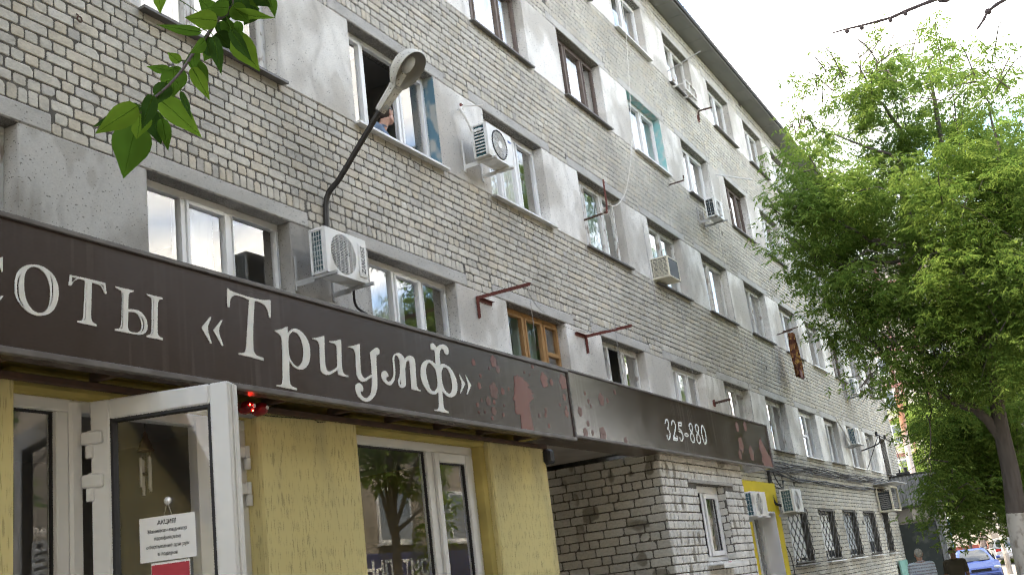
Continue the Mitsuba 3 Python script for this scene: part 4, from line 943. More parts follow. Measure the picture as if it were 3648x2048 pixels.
put('blind', MB().box(win[0] + .06, win[1] - .1, PY + .12, PY + .125, win[2] + .06, 2.8).mesh(), 'curtain_grey', PW)
put('sill', MB().cbox(10.22, 11.2, AY - .2, AY + .1, 1.845, 1.862, .004).cbox(10.22, 11.2, AY - .205, AY - .195, 1.80, 1.862, .003).mesh(), 'sill_white', PW)
LG = thing('cigarette_lighter', 'small red lighter lying on the window sill of the brick porch', 'lighter')
put('body', MB().cbox(10.93, 11.0, AY - .06, AY - .035, 1.863, 1.877, .005).mesh(), 'red_card', LG)
put('cap', MB().cbox(10.995, 11.012, AY - .059, AY - .036, 1.863, 1.878, .004).mesh(), 'steel_grey', LG)
# old spotlight under the corner of the large sign
SL = thing('old_spotlight', 'blackened lamp housing under the right end of the large signboard', 'lamp')
put('housing', MB().cbox(5.38, 5.50, -2.36, -2.22, 2.83, 2.955, .02).mesh(), 'gasket', SL)
put('arm', MB().tube([[5.40, -2.30, 2.95], [5.40, -2.32, 2.99]], .014, 6).mesh(), 'rust_dark', SL)

# ------------------------------------------------------------------ bright yellow shop doorway on the facade
YP = thing('yellow_doorway', 'bright yellow shop doorway with white frames behind the brick porch', 'doorway')
yp = sbox(18.93, 0, 21.44, 3.50).difference(sbox(19.15, 0, 21.04, 2.88))
put('surround', poly_xz(yp, -.10, .0), 'yellow_bright', YP)
put('edge_trim', MB().box(18.9, 18.93, -.105, 0, 2.4, 3.6).mesh(), 'pvc_white', YP)
put('reveal', MB().box(21.0, 21.04, -.099, .30, .1, 2.88).box(19.15, 21.0, -.099, .3, 2.85, 2.879).mesh(), 'render_white', YP)
fm = MB()
for a, b in ((19.15, 19.22), (19.66, 19.74), (20.28, 20.37), (20.92, 21.0)): fm.cbox(a, b, .20, .27, .1, 2.85)
fm.cbox(19.22, 20.92, .201, .27, 2.77, 2.85).cbox(19.22, 20.92, .201, .27, .1, .3)
put('frame', fm.mesh(), 'pvc_white', YP)
for a, b in ((19.22, 19.66), (19.74, 20.28), (20.37, 20.92)):
    put('pane', MB().quad([a, .235, .3], [b, .235, .3], [b, .235, 2.77], [a, .235, 2.77]).mesh(), 'glass', YP)
put('interior', MB().box(19.0, 21.2, 1.4, 1.42, 0, 3).box(19.0, 21.2, .36, 1.4, 2.95, 3).mesh(), 'curtain_grey', YP)


# ------------------------------------------------------------------ air conditioners
def wall_brackets(key, x0, x1, yb, yf, z, drop=.16, up=.30, m='steel_grey', th=.032):
    for x in (x0, x1):
        b = MB().cbox(x - th / 2, x + th / 2, -.022, -.006 + .0, z - drop, z + up, .003).cbox(x - th / 2, x + th / 2, yf - .03, -.022, z - .035, z - .003, .003)
        b.cbox(x - th / 2 + .002, x - th / 2 + .006, yf * .5, -.022, z - .06, z - .03, .001)
        put('bracket', b.mesh(), m, key)


def outdoor_unit(label, x0, w, z0, h, yf, d, style='mesh', fan=.42, group=None):
    K = thing('air_conditioner', label, 'air conditioner', group)
    x1, z1, yb = x0 + w, z0 + h, yf + d
    c = MB()
    cxf, czf, R = x0 + w * (.42 if style != 'spiral' else .46), z0 + h * .5, h * fan
    front = sbox(x0, z0, x1, z1).buffer(-.008).buffer(.008, 4).difference(shapely.Point(cxf, czf).buffer(R, 24))
    v, f = poly_xz(front, yf, yf + .02); c.add(v, f)
    c.cbox(x0, x1, yf + .02, yb, z1 - .022, z1 + .004, .005).cbox(x0, x1, yf + .02, yb, z0, z0 + .022, .005)
    c.box(x1 - .012, x1, yf + .02, yb, z0 + .022, z1 - .022)
    c.cbox(x0, x0 + .022, yb - .03, yb, z0 + .022, z1 - .022, .003).cbox(x0, x0 + .02, yf + .02, yf + .05, z0 + .022, z1 - .022, .003)
    put('casing', c.mesh(), 'ac_white', K)
    put('cowl', MB().box(cxf - R, cxf + R, yf + .11, yf + .115, czf - R, czf + R).mesh(), 'ac_dark', K)
    fb = MB()
    for k in range(3):
        a = k * 2.09 + .5
        p = np.array([[.03, -.02], [R * .9, -R * .30], [R * .93, R * .22], [.03, .02]])
        q = np.stack([p[:, 0] * math.cos(a) - p[:, 1] * math.sin(a), p[:, 0] * math.sin(a) + p[:, 1] * math.cos(a)], 1)
        fb.quad(*[[cxf + u, yf + .06 + t, czf + s] for (u, s), t in zip(q, (.0, -.01, .03, .01))])
    fb.tube([[cxf, yf + .03, czf], [cxf, yf + .09, czf]], .04, 10)
    put('fan', fb.mesh(), 'ac_dark', K)
    g = MB()
    if style == 'mesh':
        for t in np.arange(-R * .98, R, .0165):
            hw = math.sqrt(max(R * R - t * t, 0))
            g.box(cxf - hw, cxf + hw, yf - .004, yf, czf + t - .0022, czf + t + .0022)
        for t in np.linspace(-R, R, 7)[1:-1]:
            hh = math.sqrt(R * R - t * t); g.box(cxf + t - .003, cxf + t + .003, yf - .006, yf - .004, czf - hh, czf + hh)
    else:
        th = np.arange(25) * 2 * np.pi / 24
        for rr in np.arange(.05, R, .021 if style == 'spiral' else .03):
            g.tube(np.stack([cxf + rr * np.cos(th), yf - .003 + th * 0, czf + rr * np.sin(th)], 1), .0042, 5, False)
        for k in range(10 if style == 'spiral' else 6):
            a = np.linspace(0, 1, 7); aa = k * 2 * np.pi / (10 if style == 'spiral' else 6) + a * (.7 if style == 'spiral' else 0)
            g.tube(np.stack([cxf + R * a * np.cos(aa), yf + .001 + 0 * a, czf + R * a * np.sin(aa)], 1), .0045, 5, False)
    put('fan_grille', g.mesh(), 'ac_white', K)
    if style == 'spiral':
        put('hub', MB().tube([[cxf, yf - .012, czf], [cxf, yf + .02, czf]], .055, 20).mesh(), 'ac_white', K)
        th = np.linspace(0, 2 * np.pi, 33)
        put('fan_ring', MB().tube(np.stack([cxf + R * np.cos(th), yf + 0 * th, czf + R * np.sin(th)], 1), .011, 6, False).mesh(), 'ac_dark', K)
    put('fin_block', MB().box(x0 + .02, x0 + .035, yf + .05, yb - .03, z0 + .022, z1 - .022).mesh(), 'ac_fin', K)
    s = MB()
    ya, yc = yf + .05, yb - .03
    if style == 'spiral':
        for k in range(8):
            z = z0 + .06 + k * (h - .1) / 8
            s.cbox(x0 - .003, x0 + .012, ya, yc, z, z + .018, .003)
    else:
        n = 9 if style == 'mesh' else 7
        for k in range(n):
            z = z0 + .03 + k * (h - .06) / (n - 1); s.box(x0, x0 + .008, ya, yc, z - .0025, z + .0025)
        for k in range(5):
            y = ya + (yc - ya) * k / 4; s.box(x0 - .001, x0 + .006, y - .0025, y + .0025, z0 + .02, z1 - .02)
    put('side_grille', s.mesh(), 'ac_white', K)
    return K, (x0, x1, z0, z1, yf, yb)


K, q = outdoor_unit('air conditioner outdoor unit with square wire grille above the letters of the large signboard', 5.07, .675, 4.985, .465, -.42, .20, 'mesh', .445)
x0, x1, z0, z1, yf, yb = q
wall_brackets(K, 5.10, 5.70, yb, yf - .06, z0, .10, .26)
put('badge_panel', MB().cbox(x1 - .145, x1 - .018, yf - .010, yf - .001, z0 + .05, z1 - .06, .005).mesh(), 'ac_white', K)
tm = meshkit.text_mesh('ZANUSSI', .062, .001, bold=True)
v = np.array(tm.vertices); L = v[:, 0].max()
sc = .285 / L
put('lettering', (np.stack([x1 - .052 - v[:, 1] * 1.0, yf - .0108 - v[:, 2], (z0 + z1) / 2 - .145 + (v[:, 0] * sc + v[:, 1] * .12)], 1), tm.faces), 'black_print', K)
put('pipe', MB().tube(smooth_line([[x1 - .02, yb - .03, z0 + .1], [x1 + .15, -.13, z0 - .12], [x1 + .42, -.10, z0 - .19], [x1 + .68, .05, z0 - .17]]), .014, 7).mesh(), 'cable_black', K, smooth=40)
K, q = outdoor_unit('white air conditioner with round spiral fan grille hung beside a white window', 8.77, .70, 7.36, .47, -.45, .235, 'spiral', .43)
x0, x1, z0, z1, yf, yb = q
wall_brackets(K, 8.86, 9.34, yb, yf - .02, z0, .10, .36, 'ac_white', .042)
put('badge', MB().cbox(x1 - .115, x1 - .03, yf - .004, yf - .0005, z1 - .115, z1 - .085, .002).mesh(), 'blue_print', K)
put('handle', MB().cbox(x0 - .012, x0 - .002, yf + .08, yb - .04, z1 - .105, z1 - .06, .004).mesh(), 'ac_white', K)
put('pipe', MB().tube(smooth_line([[x0 + .02, yb - .02, z1 - .1], [x0 - .02, -.18, z1 + .12], [x0 - .0, -.10, z1 + .3], [8.985, -.02, 8.25]]), .02, 8).mesh(), 'wire_white', K, smooth=40)
K, q = outdoor_unit('air conditioner with square louvres mounted two storeys above the small signboard', 19.45, .56, 9.27, .43, -.46, .24, 'rings')
wall_brackets(K, 19.53, 19.93, q[5], q[4] - .06, q[2], .1, .34)
g = MB()
for i in range(2):
    for k in range(5): g.cbox(19.443, 19.45, -.41 + i * .09, -.34 + i * .09, 9.31 + k * .075, 9.36 + k * .075, .004)
put('louvre', g.mesh(), 'ac_dark', K)
K, q = outdoor_unit('air conditioner below the far third floor windows, near the building corner', 32.35, .62, 6.62, .5, -.40, .18, 'rings')
wall_brackets(K, 32.42, 32.9, q[5], q[4] - .04, q[2], .08, .4)
K, q = outdoor_unit('air conditioner outdoor unit fixed high on a pier next to the row of narrow windows', 30.78, .56, 4.93, .50, -.40, .24, 'rings')
wall_brackets(K, 30.85, 31.3, q[5], q[4] - .04, q[2], .05, .1)
put('pipe', MB().tube(smooth_line([[30.85, -.2, 4.95], [30.6, -.18, 5.1], [30.2, -.1, 5.5], [30.0, -.05, 5.75]]), .022, 7).mesh(), 'wire_white', K)
K, q = outdoor_unit('air conditioner on the bright yellow doorway surround', 17.78, .86, 2.70, .47, -.60, .28, 'rings')
wall_brackets(K, 17.9, 18.5, q[5], q[4] - .03, q[2], .05, .2, 'ac_white', .06)
K, q = outdoor_unit('white air conditioner on bare brick wall just right of the yellow doorway', 21.26, .78, 2.83, .50, -.50, .28, 'rings')
wall_brackets(K, 21.35, 21.95, q[5], q[4] - .03, q[2], .05, .2)
put('pipe', MB().tube(smooth_line([[21.3, -.2, 3.0], [21.15, -.1, 3.1], [21.25, -.05, 3.5], [21.3, -.05, 3.8]]), .03, 7).mesh(), 'cable_black', K)
# window unit
K = thing('window_air_conditioner', 'old cream window air conditioner box standing in a window opening', 'air conditioner')
x0, x1, z0, z1, yf, yb = 15.80, 16.40, 7.15, 7.56, -.34, .14
put('casing', MB().box(x0 + .012, x1 - .012, yf + .012, yb, z0, z1 - .012).mesh(), 'ac_cream', K)
c = MB()
for q in ((x0, x0 + .03, yf, yf + .03, z0, z1), (x1 - .03, x1, yf, yf + .03, z0, z1), (x0, x0 + .03, yb - .03, yb, z0, z1), (x0 + .03, x1 - .03, yf, yf + .03, z1 - .03, z1), (x0 + .03, x1 - .03, yf, yf + .03, z0, z0 + .03), (x0, x0 + .03, yf + .03, yb - .03, z0, z0 + .03), (x0, x0 + .03, yf + .03, yb - .03, z1 - .03, z1)): c.cbox(*q, .004)
put('frame', c.mesh(), 'ac_cream', K)
put('grille', MB().box(x0 + .03, x1 - .03, yf + .006, yf + .011, z0 + .03, z1 - .03).mesh(), 'ac_dark', K)
s = MB()
for k in range(14): s.box(x0 + .004, x0 + .008, yf + .03, yb - .03, z0 + .04 + k * .024, z0 + .05 + k * .024)
for k in range(4): s.box(x0 + .003, x0 + .009, yf + .1 + k * .1, yf + .108 + k * .1, z0 + .03, z1 - .03)
put('side_grille', s.mesh(), 'ac_cream', K)
put('side_shade', MB().box(x0 + .009, x0 + .0115, yf + .03, yb - .03, z0 + .03, z1 - .03).mesh(), 'ac_dark', K)
# caged unit by the far corner
K = thing('caged_air_conditioner', 'old air conditioner in a wooden frame under a small metal canopy at the corner', 'air conditioner')
c = MB()
for x in (34.15, 35.5):
    for y in (-.5, -.08): c.cbox(x, x + .06, y, y + .06, 3.02, 3.78, .006)
c.cbox(34.15, 35.56, -.5, -.02, 2.98, 3.03).cbox(34.15, 35.56, -.5, -.45, 3.72, 3.78)
put('frame', c.mesh(), 'ac_cream', K)
put('casing', MB().box(34.3, 35.4, -.42, -.03, 3.04, 3.6).mesh(), 'ac_dark', K)
g = MB()
for k in range(8): g.box(34.28, 34.3, -.38, -.08, 3.08 + k * .06, 3.11 + k * .06).box(34.35, 35.35, -.435, -.42, 3.08 + k * .06, 3.10 + k * .06)
put('louvre', g.mesh(), 'nozzle', K)
put('canopy', MB().cbox(34.0, 36.4, -.72, -.0, 3.86, 3.885, .004).mesh(), 'sill_white', K)

# ------------------------------------------------------------------ street lamp on the wall
LP = thing('street_lamp', 'pale street lamp on a bent black wall pole in front of a window', 'street lamp')
X = 5.65
line = smooth_line([[X, -.02, 5.42], [X, -.025, 5.69], [X, -.04, 5.94], [X, -.085, 6.05], [X, -.15, 6.105], [X, -.24, 6.17], [X, -.5, 6.435], [X, -.84, 6.78]], 5)
put('pole', MB().tube(line, .030, 12).mesh(), 'pipe_black', LP, smooth=50)
u = np.array([0, -.735, .678]); u /= np.linalg.norm(u)      # along the head
w = np.array([0, -u[2], u[1]])                                # out of its open side
w = -w if w[1] > 0 else w
if w[2] > 0: w = -w
O = np.array([X, -.81, 6.75]); ex = np.array([1.0, 0, 0])


def head_pt(s, a, t): return O + u * s + ex * a + w * t


# neck: box-like arm
n_ = MB()
sec = [(0, .05, .042), (.04, .054, .046), (.27, .066, .055), (.31, .074, .06)]
V_ = []
for s, hw, ht in sec:
    V_.append([head_pt(s, a, t) for a, t in ((-hw, ht * .8), (hw, ht * .8), (hw, -ht * .4), (hw * .6, -ht), (-hw * .6, -ht), (-hw, -ht * .4))])
V_ = np.array(V_); F_ = []
for i in range(len(sec) - 1):
    for j in range(6): F_.append([i * 6 + j, i * 6 + (j + 1) % 6, (i + 1) * 6 + (j + 1) % 6, (i + 1) * 6 + j])
n_.add(V_.reshape(-1, 3), F_); n_.add(V_[0], [[0, 1, 2, 3], [0, 3, 4, 5]])
put('neck', n_.mesh(), 'lamp_shell', LP)
put('hatch', MB().add([head_pt(.02, -.042, .0405), head_pt(.02, .042, .0405), head_pt(.25, .045, .047), head_pt(.25, -.045, .047)], [[0, 1, 2, 3]]).mesh(), 'lamp_shell', LP)
put('latch', MB().add([head_pt(.05 + a, b, .045 + c) for a in (0, .05) for b in (-.025, .025) for c in (0, .014)], BOXF).mesh(), 'steel_grey', LP)
# reflector: a shell, egg-shaped in plan
def egg(th, k=1.0):
    s = .505 + .225 * np.cos(th) * k + .01; a = .178 * np.sin(th) * k * (1 + .16 * np.cos(th)); return s, a
th = np.arange(32) * 2 * np.pi / 32
prof = [(1.0, .055), (1.03, .045), (1.03, .02), (1.0, -.02), (.9, -.065), (.72, -.105), (.45, -.13), (.2, -.138)]
V_ = []
for k, t in prof:
    s, a = egg(th, k); V_.append(np.array([head_pt(*q) for q in zip(s, a, t + 0 * s)]))
V_.append(np.array([head_pt(.515, 0, -.14)])); n = 32
F_ = []
for i in range(len(prof) - 1):
    for j in range(n): F_.append([i * n + j, i * n + (j + 1) % n, (i + 1) * n + (j + 1) % n, (i + 1) * n + j])
b = MB().add(np.vstack(V_[:-1]), F_)
b.add(np.vstack([V_[-2], V_[-1]]), [[j, (j + 1) % n, n] for j in range(n)])
put('reflector', b.mesh(), 'lamp_shell', LP, smooth=60)
V_ = []
for k, t in [(.985, .054), (.95, .0), (.84, -.05), (.6, -.09), (.3, -.11), (.02, -.115)]:
    s, a = egg(th, k); V_.append(np.array([head_pt(*q) for q in zip(s, a, t + 0 * s)]))
F_ = [[i * n + (j + 1) % n, i * n + j, (i + 1) * n + j, (i + 1) * n + (j + 1) % n] for i in range(5) for j in range(n)]
put('lining', MB().add(np.vstack(V_), F_).mesh(), 'lamp_inside', LP, smooth=60)
bl = trimesh.creation.icosphere(subdivisions=2)
bv = np.array(bl.vertices) * [.10, .058, .05]
put('bulb', (np.array([head_pt(.56 + p[0], p[1], -.01 + p[2]) for p in bv]), bl.faces), 'bulb', LP, smooth=True)
put('socket', MB().tube([head_pt(.32, 0, .0), head_pt(.46, 0, -.005)], .036, 12).mesh(), 'lamp_shell', LP, smooth=40)
V_ = []
for k, t in [(.985, .056), (.96, .075), (.85, .098), (.6, .118), (.3, .128), (.03, .131)]:
    s, a = egg(th, k); V_.append(np.array([head_pt(*q) for q in zip(s, a, t + 0 * s)]))
F_ = [[i * n + j, i * n + (j + 1) % n, (i + 1) * n + (j + 1) % n, (i + 1) * n + j] for i in range(5) for j in range(n)]
th_ = None

# ------------------------------------------------------------------ brackets, wires, odd things on the facade
for lab, x, z, side in (('rusty red angle iron bracket left of the brown wooden window', 8.76, 5.49, 1), ('rusty red angle iron bracket right of the brown wooden window', 12.12, 5.49, -1)):
    K = thing('iron_bracket', lab, 'bracket', 'rusty angle iron brackets below the second brick band')
    ang = lambda b: b
    put('upright', MB().cbox(x - .025, x + .022, -.018, -.012, z - .27, z + .02, .002).cbox(x - .025, x - .019, -.055, -.018, z - .27, z + .02, .002).mesh(), 'rust_red', K)
    a, c = (x, x + .40) if side > 0 else (x - .38, x)
    put('wing', MB().cbox(a, c, -.018, -.012, z - .035, z + .012, .002).cbox(a, c, -.055, -.018, z + .006, z + .012, .002).mesh(), 'rust_red', K)
    put('arm', MB().cbox(x - .024, x + .022, -.80, -.02, z + .012, z + .018, .002).cbox(x - .024, x - .018, -.80, -.02, z - .028, z + .012, .002).mesh(), 'rust_red', K)
K = thing('iron_bracket_rod', 'thin black iron arm with upturned tip on brick below a fourth floor window', 'bracket')
put('rod', MB().tube([[17.77, .01, 9.60], [17.77, -.02, 9.63], [17.77, -.34, 9.64], [17.77, -.345, 9.74]], .016, 7).mesh(), 'rust_dark', K)
K = thing('rod_bracket', 'rusty rod frame with coiled white cable in front of a third floor window', 'bracket')
put('rod', MB().tube([[12.79, -.01, 7.58], [12.77, -.43, 7.60]], .018, 7).mesh(), 'rust_dark', K)
put('rod', MB().tube([[12.77, -.43, 7.58], [12.77, -.45, 7.75], [12.77, -.455, 8.16]], .015, 7).mesh(), 'rust_red', K)
t = np.linspace(0, 4 * np.pi, 60)
put('coil', MB().tube(np.stack([12.74 + .10 * np.sin(t) + .02 * np.sin(t * .5), -.40 + .02 * np.cos(t * 2), 7.62 + .07 * np.cos(t) + .012 * t / 6], 1), .006, 5).tube(smooth_line([[12.77, -.44, 7.68], [12.86, -.45, 7.52], [12.95, -.46, 7.45], [12.96, -.45, 7.53], [12.84, -.44, 7.66]]), .006, 5).mesh(), 'wire_white', K)
K = thing('loose_cable', 'white cable hanging down the facade from the eave to the rod frame', 'cable')
put('strand', MB().tube(smooth_line(WIRE, 4), .007, 5).mesh(), 'wire_white', K, smooth=True)
K = thing('wall_pin', 'white rod in a rusty socket on the plaster pier above the spiral air conditioner', 'rod')
put('rod', MB().tube([[8.96, -.01, 8.265], [8.96, -.34, 8.17]], .010, 6).mesh(), 'wire_white', K)
put('socket', MB().cbox(8.93, 8.99, -.03, -.0, 8.22, 8.30, .006).mesh(), 'rust_red', K)
K = thing('white_stick', 'long white stick jutting out of the wall beside a fourth floor window', 'stick')
put('rod', MB().tube([[21.68, -.01, 11.02], [21.68, -.86, 10.63]], .018, 6).mesh(), 'sill_white', K)
put('cord', MB().tube(smooth_line([[21.68, -.06, 11.0], [21.7, -.05, 10.6], [21.5, -.08, 10.2], [21.3, -.3, 9.9], [20.3, -.3, 9.72]]), .009, 5).mesh(), 'wire_white', K)
K = thing('antenna_rod', 'grey antenna rod slanting up under the eave', 'antenna')
put('rod', MB().tube([[19.05, -.02, 12.76], [19.05, -.86, 12.97]], .013, 6).mesh(), 'steel_grey', K)
K = thing('window_frame_scrap', 'old wooden frame lashed to a top floor window sill', 'frame')
b = MB()
for q in ((19.3, 20.1, -.32, -.28, 12.30, 12.35), (19.3, 20.1, -.32, -.28, 12.56, 12.60), (19.3, 19.35, -.32, -.28, 12.35, 12.56), (20.05, 20.1, -.32, -.28, 12.35, 12.56), (19.3, 19.34, -.28, .0, 12.46, 12.50), (20.05, 20.09, -.28, .0, 12.46, 12.50), (19.62, 19.66, -.31, -.28, 12.35, 12.56)): b.cbox(*q, .004)
put('batten', b.mesh(), 'wood_white', K)
K = thing('bent_pipe', 'rusty bent pipe bracket under the eave between two top floor windows', 'bracket')
put('pipe', MB().tube(smooth_line([[21.03, -.03, 12.24], [21.03, -.035, 12.42], [21.03, -.09, 12.47], [21.03, -.38, 12.46]], 4), .022, 8).mesh(), 'rust_dark', K)
put('plate', MB().cbox(20.97, 21.09, -.02, .002, 12.2, 12.36, .004).mesh(), 'rust_red', K)
K = thing('drying_rug', 'ragged brown and orange rug hanging from a rod on the facade', 'rug')
V_ = []
zz = np.linspace(7.42, 6.32, 12)
for i, z in enumerate(zz):
    k = (7.42 - z) / 1.1
    hw = .10 + .34 * min(1, k * 1.25)
    for s in np.linspace(-1, 1, 17):
        V_.append([24.78 + s * hw - .12 * k, -.40 - .05 * math.sin(s * 9 + i * .3) - .04 * k, z - (.10 * abs(math.sin(s * 5.3 + 1)) if i == 11 else 0)])
F_ = [[i * 17 + j, i * 17 + j + 1, (i + 1) * 17 + j + 1, (i + 1) * 17 + j] for i in range(11) for j in range(16)]
put('cloth', (np.vstack([V_, np.array(V_) + [.0, .03, 0]]), np.vstack([F_, np.array(F_)[:, ::-1] + 17 * 12])), 'rug', K, smooth=True)
put('patch', MB().box(24.45, 24.72, -.49, -.46, 6.2, 6.40).mesh(), 'rust_red', K)
for x in (25.55, 24.80):
    put('rod', MB().tube([[x, -.0, 7.66 - (x < 25) * .2], [x, -.43, 7.70 - (x < 25) * .2]], .016, 6).mesh(), 'rust_dark', K)
# cables that run along the wall above the ground floor
K = thing('cable_bundle', 'sagging bundle of black cables along the wall above the barred windows', 'cables')
for i in range(11):
    xs = np.arange(16.5, 40.2, .55)
    ph, zz = rng.random() * 6, 3.78 + .022 * i
    low = -.16 if i < 3 else 0
    z = zz + low * np.clip((xs - 22) / 2, 0, 1) + .004 * (xs - 20) + .035 * np.sin(xs * 1.1 + ph) * np.sin(xs * .37 + ph) + .012 * np.sin(xs * 3 + ph)
    put('cable', MB().tube(smooth_line(np.stack([xs, -.035 - .006 * i - .02 * np.abs(np.sin(xs * .9 + ph)), z], 1), 2), .009 + .007 * rng.random(), 5).mesh(), 'cable_black', K)
for a in (((21.35, -.06, 3.82), (21.42, -.07, 3.5), (22.0, -.06, 3.42), (22.35, -.05, 3.44), (22.4, -.05, 3.72)), ((21.6, -.06, 3.82), (21.8, -.07, 3.6), (22.2, -.06, 3.44), (22.5, -.05, 3.6)), ((21.3, -.05, 3.85), (21.32, -.06, 3.4), (21.36, -.05, 2.4), (21.9, -.05, 1.9), (22.0, -.04, 1.2))):
    put('cable', MB().tube(smooth_line(a, 5), .012, 5).mesh(), 'cable_black', K)
K = thing('thin_wire', 'thin wire slung between the two rusty angle iron brackets', 'wire')
put('strand', MB().tube(smooth_line([[8.78, -.7, 5.49], [9.6, -.5, 5.36], [10.8, -.45, 5.28], [12.12, -.55, 5.49]], 6), .004, 4).mesh(), 'nozzle', K)
for (x, z0, z1, lab) in ((10.2, 5.1, 5.9, 'short thin wire hanging in front of the brown wooden window'), (13.3, 5.2, 8.2, 'thin wire hanging down past the end of the right rusty bracket'), (15.6, 6.0, 8.2, 'thin wire hanging left of the cream window air conditioner'), (20.9, 4.0, 11.8, 'longest thin wire, hanging from the fourth floor to the cables'), (17.0, 4.2, 7.0, 'thin wire hanging down to the small signboard top below the cream air conditioner')):
    K = thing('hanging_wire', lab, 'wire', 'thin wires hanging down the facade')
    z = np.linspace(z0, z1, 8)
    put('strand', MB().tube(smooth_line(np.stack([x + .03 * np.sin(z * 2 + x), -.05 - .02 * np.sin(z * 1.3), z], 1), 3), .0045, 4).mesh(), 'nozzle', K)
K = thing('round_bracket', 'rusty pipe stub with drooping wires on a pier above the small signboard', 'bracket')
put('pipe', MB().tube([[18.25, -.0, 5.03], [18.25, -.36, 5.05]], .025, 8).mesh(), 'rust_dark', K)
put('flange', MB().tube([[18.25, -.0, 5.03], [18.25, -.03, 5.03]], .075, 12).mesh(), 'rust_red', K)
put('wire', MB().tube(smooth_line([[18.25, -.34, 5.06], [18.5, -.3, 5.02], [18.75, -.2, 4.8], [18.8, -.2, 4.55]]), .006, 4).tube(smooth_line([[18.25, -.34, 5.04], [18.6, -.25, 4.85], [18.95, -.2, 4.7]]), .006, 4).mesh(), 'wire_white', K)
K = thing('insulator_bracket', 'black iron arm with insulators beside the far second floor windows', 'bracket')
put('arm', MB().tube(smooth_line([[33.2, -.02, 4.92], [33.2, -.35, 4.98], [33.2, -.62, 5.08], [33.2, -.66, 5.28]]), .022, 6).tube([[33.0, -.66, 5.3], [36.2, -.5, 5.34]], .018, 6).tube([[33.2, -.6, 5.25], [33.5, -.02, 4.3]], .012, 5).mesh(), 'cable_black', K)
for x in (33.1, 34.6, 36.1): put('insulator', MB().tube([[x, -.6, 5.28], [x, -.6, 5.42]], .04, 8).mesh(), 'cable_black', K)
K = thing('wall_anchor', 'small iron ring anchor hanging from a brick near the top left', 'anchor')
t = np.linspace(0, 2 * np.pi, 15)
px_ = np.array([2.49, -.03, 6.73])
put('ring', MB().tube(np.stack([px_[0] + .024 * np.cos(t), px_[1] + 0 * t, px_[2] - .02 + .024 * np.sin(t)], 1), .007, 5).tube([px_ + [0, .03, .04], px_ + [0, 0, .0]], .007, 5).mesh(), 'rust_dark', K)

# ------------------------------------------------------------------ metal clad entrance at the far end
K = thing('metal_porch', 'entrance porch with corrugated grey metal top and dark green door at the building end', 'porch')
xk = 37.5
ys = np.linspace(.0, -1.68, 113)
wav = xk - .02 - .018 * np.tanh(3 * np.sin(ys * 2 * np.pi / .13))
v_ = [[x - .0, y, z] for x, y in zip(wav, ys) for z in (3.16, 4.22)]
put('cladding', (v_, [[2 * i, 2 * i + 1, 2 * i + 3, 2 * i + 2] for i in range(112)]), 'corrugated', K)
put('top', MB().box(xk, 40.3, -1.66, -.02, 3.17, 4.2).cbox(xk - .05, xk, -1.7, -.0, 4.19, 4.25).cbox(xk - .06, xk - .04, -1.5, -.0, 3.09, 3.16, .004).mesh(), 'roof_dark', K)
put('vent', MB().cbox(xk - .1, xk + .1, -.72, -.28, 4.25, 4.33).tube([[xk, -.4, 4.33], [xk, -.4, 4.45]], .03, 6).tube([[xk, -.62, 4.33], [xk, -.62, 4.48]], .05, 6).mesh(), 'roof_dark', K)
put('wall', MB().box(xk + .02, 40.3, -1.25, -.02, 0, 3.16).mesh(), 'panel_grey', K)
put('side_panel', MB().cbox(xk - .01, xk + .02, -1.2, -.5, 2.65, 3.05, .004).mesh(), 'low_white', K)
put('door', MB().cbox(xk - .03, xk + .02, -1.2, .0, .05, 2.58, .008).mesh(), 'door_green', K)
put('post', MB().cbox(xk - .05, xk + .02, -1.30, -1.23, 0, 3.1).cbox(xk - .02, xk + .02, -1.37, -1.30, 0, 2.6).cbox(xk - .05, xk + .02, -1.42, -1.37, 0, 2.5).mesh(), 'corrugated', K)
K = thing('green_paint_board', 'board smeared with pale green paint leaning on the wall by the dark door', 'board')
put('board', MB().cbox(35.4, 36.9, -.12, -.06, .9, 1.42, .01).mesh(), 'paint_green_smear', K)


# ------------------------------------------------------------------ people
def sph(c, r):
    return m3.Manifold.sphere(1.0, 14).scale(list(np.broadcast_to(np.asarray(r, float), (3,)))).translate([float(a) for a in c])


def bone(a, ra, b, rb):
    return m3.Manifold.batch_hull([sph(a, ra), sph(b, rb)])


def skin_mesh(parts, ref=.022, it=8):
    m = m3.Manifold.batch_boolean(parts, m3.OpType.Add).refine_to_length(ref).to_mesh()
    t = trimesh.Trimesh(m.vert_properties[:, :3], m.tri_verts, process=False)
    trimesh.smoothing.filter_taubin(t, iterations=it)
    return t


